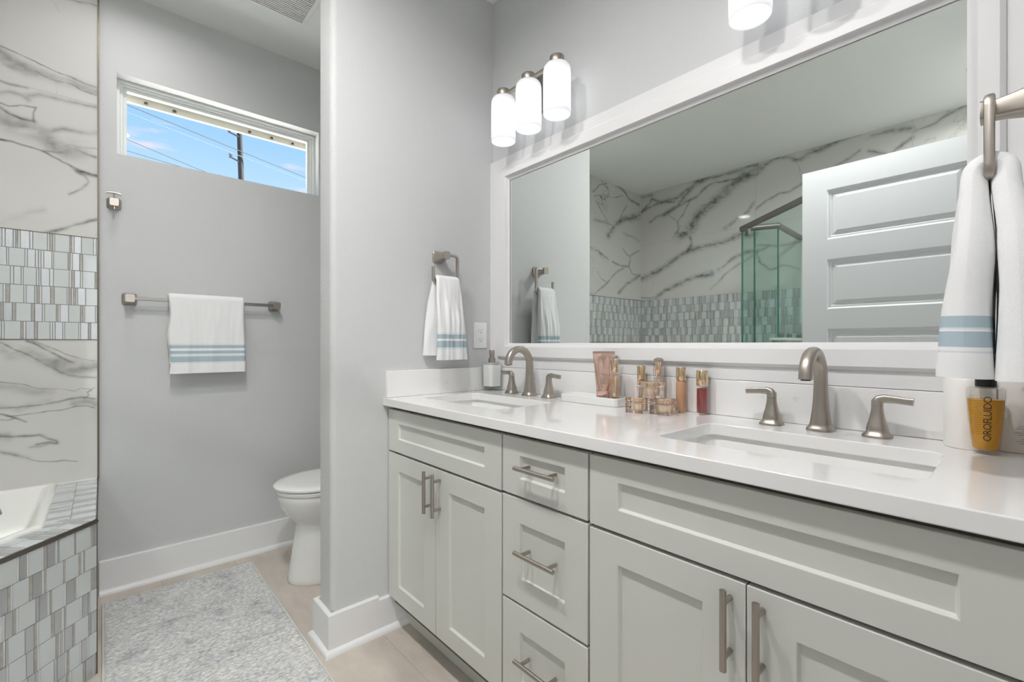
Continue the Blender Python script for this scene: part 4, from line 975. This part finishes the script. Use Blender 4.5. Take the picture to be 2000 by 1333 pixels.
# large hand towel in the near ring
yr2 = YF+.0626
def xw_r(s, z, fr):
    t = min(1, max(0, (1.40-z)/.30)); w_ = .112+.050*t**.8
    c = 1.058+.002*t; return (c-w_/2, c+w_/2)
def th_r(s, z, fr):
    t = min(1, max(0, (1.40-z)/.32)); return (.0145+.0185*t) if fr else (.0150+.0120*t)
towel('hand_towel', [(YF+.030, 1.070), (YF+.033, 1.20), (YF+.036, 1.30), (yr2-.018, 1.365)]+[(yr2-(a-yr2), b) for a, b in arc(yr2, 1.388, .0175)]+[(yr2+.019, 1.355), (yr2+.020, 1.26), (yr2+.0245, 1.17), (yr2+.0275, 1.072)],
      xw_r, th_r, TM,
      [(1.151,1.1690,1),(1.119,1.1435,1),(1.1735,1.1752,2),(1.1475,1.149,2),(1.1125,1.1145,2)],
      'thick white towel with blue bands hanging at the right edge, above the amber bottle', 'white towels with blue bands', ripple=-.006, seed=14, nx=48)

# ================================================================== TOWEL BAR and ROBE HOOK
tbm = empty('towel_bar', (.40, YB, zb_), 'square nickel towel bar under the window, holding a towel', 'towel bar')
for x in (.094, .706):
    bm = new(); post(bm, .078, .0275, .0145); bmesh.ops.translate(bm, verts=bm.verts, vec=(x, YB-.0006, zb_)); obj('post', bm, NICK, tbm, smooth=35)
bm = new(); box(bm, .105, .695, YB-.073, YB-.059, zb_-.0075, zb_+.0075); obj('bar', bm, NICKD, tbm, bevel=.0015)
hk = empty('robe_hook', (.0405, YB, 1.765), 'small nickel robe hook with a curved crosspiece beside the tile edge', 'hook')
bm = new(); post(bm, .046, .0255, .0135); bmesh.ops.translate(bm, verts=bm.verts, vec=(.0405, YB-.0006, 1.765)); obj('base', bm, NICK, hk, smooth=35)
bm = new(); sweep(bm, [(.0405, YB-.036, 1.772), (.0405, YB-.040, 1.802)], .0035, 10)
sweep(bm, [(.0135, YB-.042, 1.8035), (.027, YB-.042, 1.8065), (.0405, YB-.042, 1.807), (.054, YB-.042, 1.8055), (.067, YB-.042, 1.8015)], .0026, 10, wy=.0048, power=3)
sweep(bm, [(.0405, YB-.034, 1.756), (.0405, YB-.046, 1.742), (.0405, YB-.054, 1.732), (.0405, YB-.056, 1.726)], .0042, 10); obj('prongs', bm, NICK, hk, smooth=50)

# ================================================================== TOILET
tl = empty('toilet', (1.0, 2.30, 0), 'white toilet half hidden behind the end wall', 'toilet')
TYC = 2.305
def egg(xf, xb, hw, n=40, nose=2.1, z=0):
    """egg outline, pointing to -x, xb flat-ish back"""
    P_ = []; L_ = xb-xf; xm = xf+min(L_*.42, .27)
    for i in range(n):
        a = 2*PI*i/n; ca, sa = math.cos(a), math.sin(a)
        if ca < 0: P_.append((xm+ca*(xm-xf), TYC+hw*sa))
        else:
            k_ = (abs(ca)**3.2+abs(sa)**3.2)**(-1/3.2); P_.append((xm+k_*ca*(xb-xm), TYC+hw*k_*sa))
    return P_
def loft(bm, secs):
    R = [[bm.verts.new((x, y, z)) for x, y in S] for z, S in secs]
    for A_, B_ in zip(R, R[1:]):
        for i in range(len(A_)): bm.faces.new((A_[i], A_[(i+1) % len(A_)], B_[(i+1) % len(A_)], B_[i]))
    bm.faces.new(R[0][::-1]); bm.faces.new(R[-1]); bmesh.ops.recalc_face_normals(bm, faces=bm.faces)
bm = new(); loft(bm, [(.001, egg(.655,1.17,.132)), (.012, egg(.651,1.17,.134)), (.03, egg(.654,1.17,.131)), (.12, egg(.668,1.17,.123)), (.20, egg(.680,1.17,.116)), (.262, egg(.691,1.17,.110)), (.275, egg(.688,1.17,.117)), (.30, egg(.664,1.17,.134)), (.335, egg(.636,1.17,.154)), (.37, egg(.617,1.17,.170)), (.40, egg(.607,1.17,.179)), (.420, egg(.604,1.17,.182)), (.427, egg(.610,1.165,.178))])
obj('bowl', bm, PORC, tl, smooth=50)
bm = new(); loft(bm, [(.430, egg(.600,1.13,.184)), (.443, egg(.597,1.13,.187)), (.447, egg(.601,1.13,.183))]); obj('seat', bm, PORC, tl, smooth=40)
bm = new(); loft(bm, [(.4495, egg(.601,1.15,.183)), (.4525, egg(.592,1.15,.190)), (.461, egg(.591,1.15,.191)), (.468, egg(.602,1.14,.182)), (.4705, egg(.64,1.12,.158)), (.472, egg(.70,1.08,.11))]); obj('lid', bm, PORC, tl, smooth=45)
bm = new(); prism(bm, rrect(1.18, 1.372, TYC-.21, TYC+.21, .035, 6), .40, .745); obj('tank', bm, PORC, tl, bevel=.008)
bm = new(); prism(bm, rrect(1.172, 1.376, TYC-.218, TYC+.218, .035, 6), .7455, .78); obj('tank_lid', bm, PORC, tl, bevel=.010)
bm = new(); sweep(bm, [(1.178,TYC-.15,.69),(1.160,TYC-.15,.69)], .008, 12); sweep(bm, [(1.160,TYC-.15,.69),(1.160,TYC-.09,.685)], .006, 10); obj('flush_lever', bm, CHROME, tl, smooth=40)

# ================================================================== RUG
ru = empty('rug', (.287, 1.88, 0), 'grey and cream mottled bathroom rug on the tiled floor', 'rug')
nx_, ny_ = 190, 500; ax = np.linspace(.004, .570, nx_); ay = np.linspace(1.10, 2.637, ny_)
X_, Y_ = np.meshgrid(ax, ay); rs = np.random.RandomState(4)
hgt = .0095+.0045*(fbm(X_*.7, Y_*1.5, 71, 3, 60)-.5)*2+.0012*(rs.rand(*X_.shape)-.5)
edge = np.minimum(np.minimum(X_-.004, .570-X_), np.minimum(Y_-1.10, 2.637-Y_)); hgt *= np.clip(.45+edge/.012, 0, 1)
co = np.stack([X_, Y_, hgt], -1).reshape(-1, 3).astype(np.float32)-np.array([.287,1.88,0], dtype=np.float32)
i = np.arange(ny_-1)[:,None]*nx_+np.arange(nx_-1)[None,:]; q = np.stack([i, i+1, i+1+nx_, i+nx_], -1).reshape(-1, 4)
me = bpy.data.meshes.new('pile'); me.vertices.add(len(co)); me.vertices.foreach_set('co', co.ravel()); me.loops.add(q.size); me.loops.foreach_set('vertex_index', q.ravel().astype(np.int32))
me.polygons.add(len(q)); me.polygons.foreach_set('loop_start', np.arange(0, q.size, 4, dtype=np.int32)); me.update(calc_edges=True); me.materials.append(RUGM)
link(bpy.data.objects.new('pile', me), ru)
BIND = mat('rug_binding', lin(214,212,204), .8, bump=(500,.5,.002))
bm = new(); sweep(bm, [(p[0], p[1], .0045) for p in rrect(.002, .572, 1.098, 2.639, .004, 2)], .0035, 8, closed=True); obj('binding', bm, BIND, ru, smooth=60)

# ================================================================== SOAP DISPENSER
sx, sy = 1.318, 1.606
sd = empty('soap_dispenser', (sx, sy, CT), 'square glass soap dispenser with nickel pump in the counter corner', 'soap dispenser')
bm = new(); lathe(bm, [(.0385,.0008),(.0400,.003),(.0400,.124),(.0375,.128),(.016,.129),(.016,.1235),(.033,.1215),(.0355,.118),(.0355,.0185),(.0345,.0165),(.0005,.0165)], (sx, sy, CT), 48, power=5, cap=False, rot=.0)
bmesh.ops.holes_fill(bm, edges=[e_ for e_ in bm.edges if e_.is_boundary]); bmesh.ops.recalc_face_normals(bm, faces=bm.faces)
obj('glass_body', bm, BOTG, sd, smooth=40)
bm = new(); lathe(bm, [(.0300,.0215),(.0315,.0235),(.0330,.112),(.0325,.1170)], (sx, sy, CT), 40, power=5); obj('liquid_soap', bm, SOAPW, sd, smooth=40)
bm = new(); lathe(bm, [(.0155,.1295),(.0160,.131),(.0160,.147),(.0150,.148),(.0110,.1485),(.0110,.163),(.0120,.164),(.0120,.1835),(.0110,.185)], (sx, sy, CT), 28)
sweep(bm, [(sx-.004, sy-.004, CT+.177), (sx-.022, sy-.029, CT+.177)], .0052, 12); obj('pump', bm, NICK, sd, smooth=40)

# ================================================================== TRAY
ty = empty('vanity_tray', (1.31, 1.02, CT), 'shallow white rectangular tray beside the far sink', 'tray')
bm = new(); R = []
for r_, z in ((.0,0.0008),(-.002,.004),(-.002,.027),(.0,.029),(.003,.029),(.0045,.027),(.006,.017),(.012,.0155)):
    R.append([bm.verts.new((x, y, CT+z)) for x, y in rrect(1.268+r_, 1.355-r_, .898+r_, 1.146-r_, max(.014-r_*.8, .004), 5)])
for A_, B_ in zip(R, R[1:]):
    for i in range(len(A_)): bm.faces.new((A_[i], A_[(i+1) % len(A_)], B_[(i+1) % len(A_)], B_[i]))
bm.faces.new(R[0][::-1]); bm.faces.new(R[-1]); bmesh.ops.recalc_face_normals(bm, faces=bm.faces)
obj('dish', bm, PORC, ty, smooth=40)
TZ = CT+.0158
# ================================================================== ROSE GOLD TUBE
tu_c = Vector((1.305, .975)); fac = math.atan2(tu_c.y, tu_c.x)      # faces the doorway
tu = empty('cosmetic_tube', (tu_c.x, tu_c.y, TZ), 'rose gold foil squeeze tube standing on its cap on the tray', 'tube')
def turn(bm, c, ang):
    bmesh.ops.rotate(bm, verts=bm.verts, cent=(0,0,0), matrix=Matrix.Rotation(ang, 3, 'Z')); bmesh.ops.translate(bm, verts=bm.verts, vec=(c.x, c.y, TZ))
bm = new(); seg = 36; R = []
for k_ in range(16):
    t = k_/15; z = .034+t*.130; wv = .0255+.0125*t**1.1; dp = .0185*(1-t)**.8+.0010
    ring = []
    for i in range(seg):
        a = 2*PI*i/seg; ca, sa = math.cos(a), math.sin(a); pw = 2+1.5*t; k2 = (abs(ca)**pw+abs(sa)**pw)**(-1/pw)
        dent = -.0045*math.exp(-((ca*k2)*wv/.012)**2)*math.sin(PI*min(1, t*1.1))*(1 if sa < 0 else .3) + .0012*mnoise.noise(Vector((ca*2.5, sa*2, t*6)))
        ring.append(bm.verts.new((dp*k2*sa-dent*(1 if sa < 0 else -1), wv*k2*ca, z)))
    R.append(ring)
for A_, B_ in zip(R, R[1:]):
    for i in range(seg): bm.faces.new((A_[i], A_[(i+1) % seg], B_[(i+1) % seg], B_[i]))
bm.faces.new(R[0][::-1]); bm.faces.new(R[-1]); box(bm, -.0012, .0012, -.038, .038, .1625, .1705)
bmesh.ops.recalc_face_normals(bm, faces=bm.faces); turn(bm, tu_c, fac); obj('body', bm, ROSE, tu, smooth=60)
bm = new(); lathe(bm, [(.0250,.0005),(.0258,.002),(.0262,.032),(.0245,.0335)], (0,0,0), 36, sx=.74, sy=1.0, power=2.6); turn(bm, tu_c, fac); obj('cap', bm, mat('rose_pink_cap', lin(233,196,186), .15, .75), tu, smooth=40)
bm = new()
for k_ in range(9): box(bm, -.0001, .0001, -.015+(k_ % 3)*.001, .013-(k_ % 4)*.002, .060+k_*.0042, .0604+k_*.0042)
for v_ in bm.verts: v_.co.x -= .0185
turn(bm, tu_c, fac); obj('printed_lines', bm, PRINTP, tu)

# ================================================================== FACETED BOTTLES
def oct_pts(w_, d, c): return [(-w_+c,-d),(w_-c,-d),(w_,-d+c),(w_,d-c),(w_-c,d),(-w_+c,d),(-w_,d-c),(-w_,-d+c)]
def loft_sections(bm, secs, c=(0,0,0), ang=0):
    R = []
    for z, P_ in secs: R.append([bm.verts.new((c[0]+x*math.cos(ang)-y*math.sin(ang), c[1]+x*math.sin(ang)+y*math.cos(ang), c[2]+z)) for x, y in P_])
    for A_, B_ in zip(R, R[1:]):
        for i in range(len(A_)): bm.faces.new((A_[i], A_[(i+1) % len(A_)], B_[(i+1) % len(A_)], B_[i]))
    bm.faces.new(R[0][::-1]); bm.faces.new(R[-1]); bmesh.ops.recalc_face_normals(bm, faces=bm.faces)
def crystal_bottle(x, y, z, hgt, label):
    r = empty('serum_bottle', (x, y, z), label, 'bottle', 'clear faceted bottles with gold cores'); w_ = .0165; a = math.atan2(y, x)
    zb = hgt*.60
    bm = new(); loft_sections(bm, [(.0005, oct_pts(w_,w_,.004)), (zb-.002, oct_pts(w_,w_,.004)), (zb, oct_pts(w_*.93,w_*.93,.004))], (x,y,z), a); obj('bottle_body', bm, CRYST, r)
    bm = new(); loft_sections(bm, [(zb+.0012, oct_pts(w_*.97,w_*.97,.004)), (zb+.004, oct_pts(w_*1.02,w_*1.02,.004)), (hgt*.93, oct_pts(w_*1.0,w_*1.0,.004)), (hgt*.975, oct_pts(w_*.80,w_*.80,.005)), (hgt, oct_pts(w_*.42,w_*.42,.004))], (x,y,z), a); obj('cap', bm, CRYST, r)
    bm = new(); lathe(bm, [(.0105,.004),(.0108,.005),(.0108,zb-.005),(.0100,zb-.004)], (x,y,z), 28); obj('inner_bottle', bm, GOLD, r, smooth=40)
    bm = new(); lathe(bm, [(.0095,zb+.006),(.0102,zb+.007),(.0102,hgt*.90),(.0090,hgt*.915)], (x,y,z), 28); obj('inner_cap', bm, GOLD, r, smooth=40)
crystal_bottle(1.298, .922, TZ, .157, 'clear faceted bottle with gold core standing on the tray')
crystal_bottle(1.336, .782, CT, .168, 'clear faceted bottle with gold core behind the stacked cream jars')
# ---- slim bottles with champagne caps
def slim_bottle(name, x, y, r_, hgt, split, liquid, label, cat, grp, glass=True):
    e_ = empty(name, (x, y, CT), label, cat, grp)
    bm = new(); lathe(bm, [(r_*.97,split+.0006),(r_,split+.0015),(r_,hgt-.001),(r_*.96,hgt)], (x,y,CT), 32); obj('cap', bm, GOLD2, e_, smooth=40)
    if glass:
        bm = new(); lathe(bm, [(r_*.96,.0006),(r_,.0015),(r_,split-.005),(r_*.8,split-.0005)], (x,y,CT), 32); obj('bottle_body', bm, liquid, e_, smooth=40)
        return e_
    bm = new(); lathe(bm, [(r_*.96,.0006),(r_,.0015),(r_,split-.004),(r_*.80,split)], (x,y,CT), 32); obj('glass_body', bm, BOTG, e_, smooth=40)
    bm = new(); lathe(bm, [(r_*.84,.0055),(r_*.90,.007),(r_*.90,split-.008),(r_*.80,split-.007)], (x,y,CT), 32); obj('gloss', bm, liquid, e_, smooth=40)
    return e_
slim_bottle('foundation_bottle', 1.336, .845, .0140, .139, .092, TAN, 'slim tan bottle with gold cap, left behind the cream jars', 'bottle', 'slim gold-capped bottles')
slim_bottle('foundation_bottle', 1.336, .705, .0145, .139, .098, TAN, 'slim tan bottle with gold cap, right of the cream jars', 'bottle', 'slim gold-capped bottles')
lg = slim_bottle('lip_gloss', 1.337, .638, .0170, .133, .086, REDL, 'dark red lip gloss tube with gold cap', 'lip gloss', None, glass=False)
# ---- three square cream jars
def cream_jar(x, y, z, label, ang):
    r = empty('cream_jar', (x, y, z), label, 'jar', 'square clear cream jars'); w_ = .0310
    bm = new(); loft_sections(bm, [(.0006, oct_pts(w_,w_,.003)), (.0285, oct_pts(w_,w_,.003)), (.0300, oct_pts(w_*.95,w_*.95,.003))], (x,y,z), ang); obj('jar_body', bm, CRYST, r)
    bm = new(); loft_sections(bm, [(.0310, oct_pts(w_*.95,w_*.95,.003)), (.0325, oct_pts(w_*1.02,w_*1.02,.003)), (.0450, oct_pts(w_*1.02,w_*1.02,.003)), (.0475, oct_pts(w_*.86,w_*.86,.005))], (x,y,z), ang); obj('lid', bm, CRYST, r)
    bm = new(); lathe(bm, [(.0175,.006),(.0195,.009),(.0200,.027),(.019,.0275)], (x,y,z), 28); obj('inner_pot', bm, mat('cream_gold_pot', lin(252,228,204), .3, .7) if 'cream_gold_pot' not in MATS else MATS['cream_gold_pot'], r, smooth=40)
    bm = new(); lathe(bm, [(.0205,.0335),(.0215,.0345),(.0215,.0435),(.020,.0445)], (x,y,z), 28); obj('inner_lid', bm, GOLD, r, smooth=40)
cream_jar(1.240, .793, CT, 'square clear cream jar, lower left of the stack of three', .10)
cream_jar(1.262, .722, CT, 'square clear cream jar, lower right of the stack of three', .03)
cream_jar(1.262, .765, CT+.0482, 'square clear cream jar resting on top of the other two', .06)

# ================================================================== BOTTLES AT THE RIGHT
wbx, wby = 1.318, .0715
wbt = empty('shampoo_bottle', (wbx, wby, CT), 'plain white bottle under the large towel, behind the amber bottle', 'bottle')
bm = new(); lathe(bm, [(.0368,.0006),(.0385,.003),(.0388,.05),(.0385,.138),(.0350,.1425),(.020,.144)], (wbx,wby,CT), 48); obj('body', bm, LABELW, wbt, smooth=45)
abx, aby = 1.262, .046
ab = empty('oil_bottle', (abx, aby, CT), 'clear bottle of amber oil with a black cap beneath the towel', 'bottle')
pr = [(.0180,.0008),(.0195,.002),(.0200,.010),(.0215,.03),(.0245,.060),(.0268,.090),(.0277,.118),(.0275,.1255),(.0262,.1275),(.010,.1285)]
bm = new(); lathe(bm, pr+[(.0095,.1255),(.0250,.1240),(.0262,.117),(.0252,.090),(.0230,.060),(.0200,.030),(.0182,.011),(.0005,.0095)], (abx,aby,CT), 48, cap=False)
bmesh.ops.holes_fill(bm, edges=[e_ for e_ in bm.edges if e_.is_boundary]); bmesh.ops.recalc_face_normals(bm, faces=bm.faces)
obj('glass_body', bm, BOTG, ab, smooth=40)
bm = new(); lathe(bm, [(.0165,.0100),(.0180,.0118),(.0198,.030),(.0228,.060),(.0250,.090),(.0256,.1055),(.0245,.1058)], (abx,aby,CT), 48); obj('oil', bm, AMBER, ab, smooth=40)
bm = new(); lathe(bm, [(.0142,.1290),(.0150,.1295),(.0150,.1475),(.0142,.1482)], (abx,aby,CT), 32); obj('cap', bm, BLACK, ab, smooth=40)
def lettering(name, text, size, parent, material, wrap, spacing=1.0, bold=0):
    """built-in font turned into a thin mesh; wrap(x, y) -> world point"""
    cu = bpy.data.curves.new('lettering', 'FONT'); cu.body = text; cu.size = size; cu.align_x = 'CENTER'; cu.align_y = 'CENTER'; cu.space_character = spacing; cu.offset = bold; cu.resolution_u = 3
    t = bpy.data.objects.new('lettering_tmp', cu); COL.objects.link(t)
    dg = bpy.context.evaluated_depsgraph_get(); me = bpy.data.meshes.new_from_object(t.evaluated_get(dg)); bpy.data.objects.remove(t)
    bm = new(); bm.from_mesh(me); bpy.data.meshes.remove(me)
    bmesh.ops.triangulate(bm, faces=bm.faces)
    for v_ in bm.verts: v_.co = wrap(v_.co.x, v_.co.y)
    return obj(name, bm, material, parent)
ang0 = math.atan2(aby, abx)+PI
def rad_at(z):
    for (r0, z0), (r1, z1) in zip(pr, pr[1:]):
        if z0 <= z <= z1: return r0+(r1-r0)*(z-z0)/(z1-z0)
    return .02
def wrap_v(off):
    def f(x, y):       # text runs upward
        z = .070+x; R_ = rad_at(z)+.0004; a = ang0+off-y/R_
        return Vector((abx+R_*math.cos(a), aby+R_*math.sin(a), CT+z))
    return f
lettering('lettering', 'OROFLUIDO', .0160, ab, PRINT, wrap_v(.12), .90, 0)
bm = new()
for k_ in range(17):
    z = .040+k_*.0045; R_ = rad_at(z)+.0003; n_ = 16 if k_ < 15 else 10
    for i in range(n_):
        a = ang0-.95+i*.058; b = a+.058; 
        if -.12 < a-ang0 < .38: continue
        P_ = [(R_*math.cos(t)+abx, R_*math.sin(t)+aby, CT+z+dz) for dz in (0, .00035) for t in (a, b)]
        f = bm.faces.new([bm.verts.new(P_[q_]) for q_ in (0, 1, 3, 2)])
obj('printed_lines', bm, PRINT, ab)
wtx, wty = 1.326, .0065
wt = empty('lotion_tube', (wtx, wty, CT), 'flat white bottle with small dark print at the right end of the counter', 'bottle')
bm = new(); loft_sections(bm, [(z, [(x*s_, y*s_) for x, y in [(.013*math.copysign(abs(math.cos(t))**.8, math.cos(t)), .0265*math.copysign(abs(math.sin(t))**.8, math.sin(t))) for t in [2*PI*i/28 for i in range(28)]]]) for z, s_ in ((.0006,.95),(.003,1),(.135,1),(.145,.96),(.150,.8))], (wtx,wty,CT), .0); obj('body', bm, LABELW, wt, smooth=45)
bm = new()
for k_, (a, b) in enumerate(((-.018,-.003),(-.018,.000),(-.018,-.008),(-.018,.002),(-.016,-.002),(-.018,-.006),(-.018,.001),(-.018,-.004))):
    z = .052-k_*.0042-(0.004 if k_ > 4 else 0); box(bm, wtx-.0136, wtx-.0133, wty+a, wty+b, CT+z, CT+z+.0006)
obj('printed_text', bm, PRINTP, wt); bm = new()
lathe(bm, [(.0042,0),(.0046,0),(.0046,.0003),(.0042,.0003)], (0,0,0), 20, cap=False)
vs_ = [v_ for v_ in bm.verts if abs(v_.co.z) < .01]
bmesh.ops.rotate(bm, verts=vs_, cent=(0,0,0), matrix=Matrix.Rotation(PI/2, 3, 'Y')); bmesh.ops.translate(bm, verts=vs_, vec=(wtx-.0136, wty-.012, CT+.124))
obj('printed_ring', bm, PRINTP, wt)
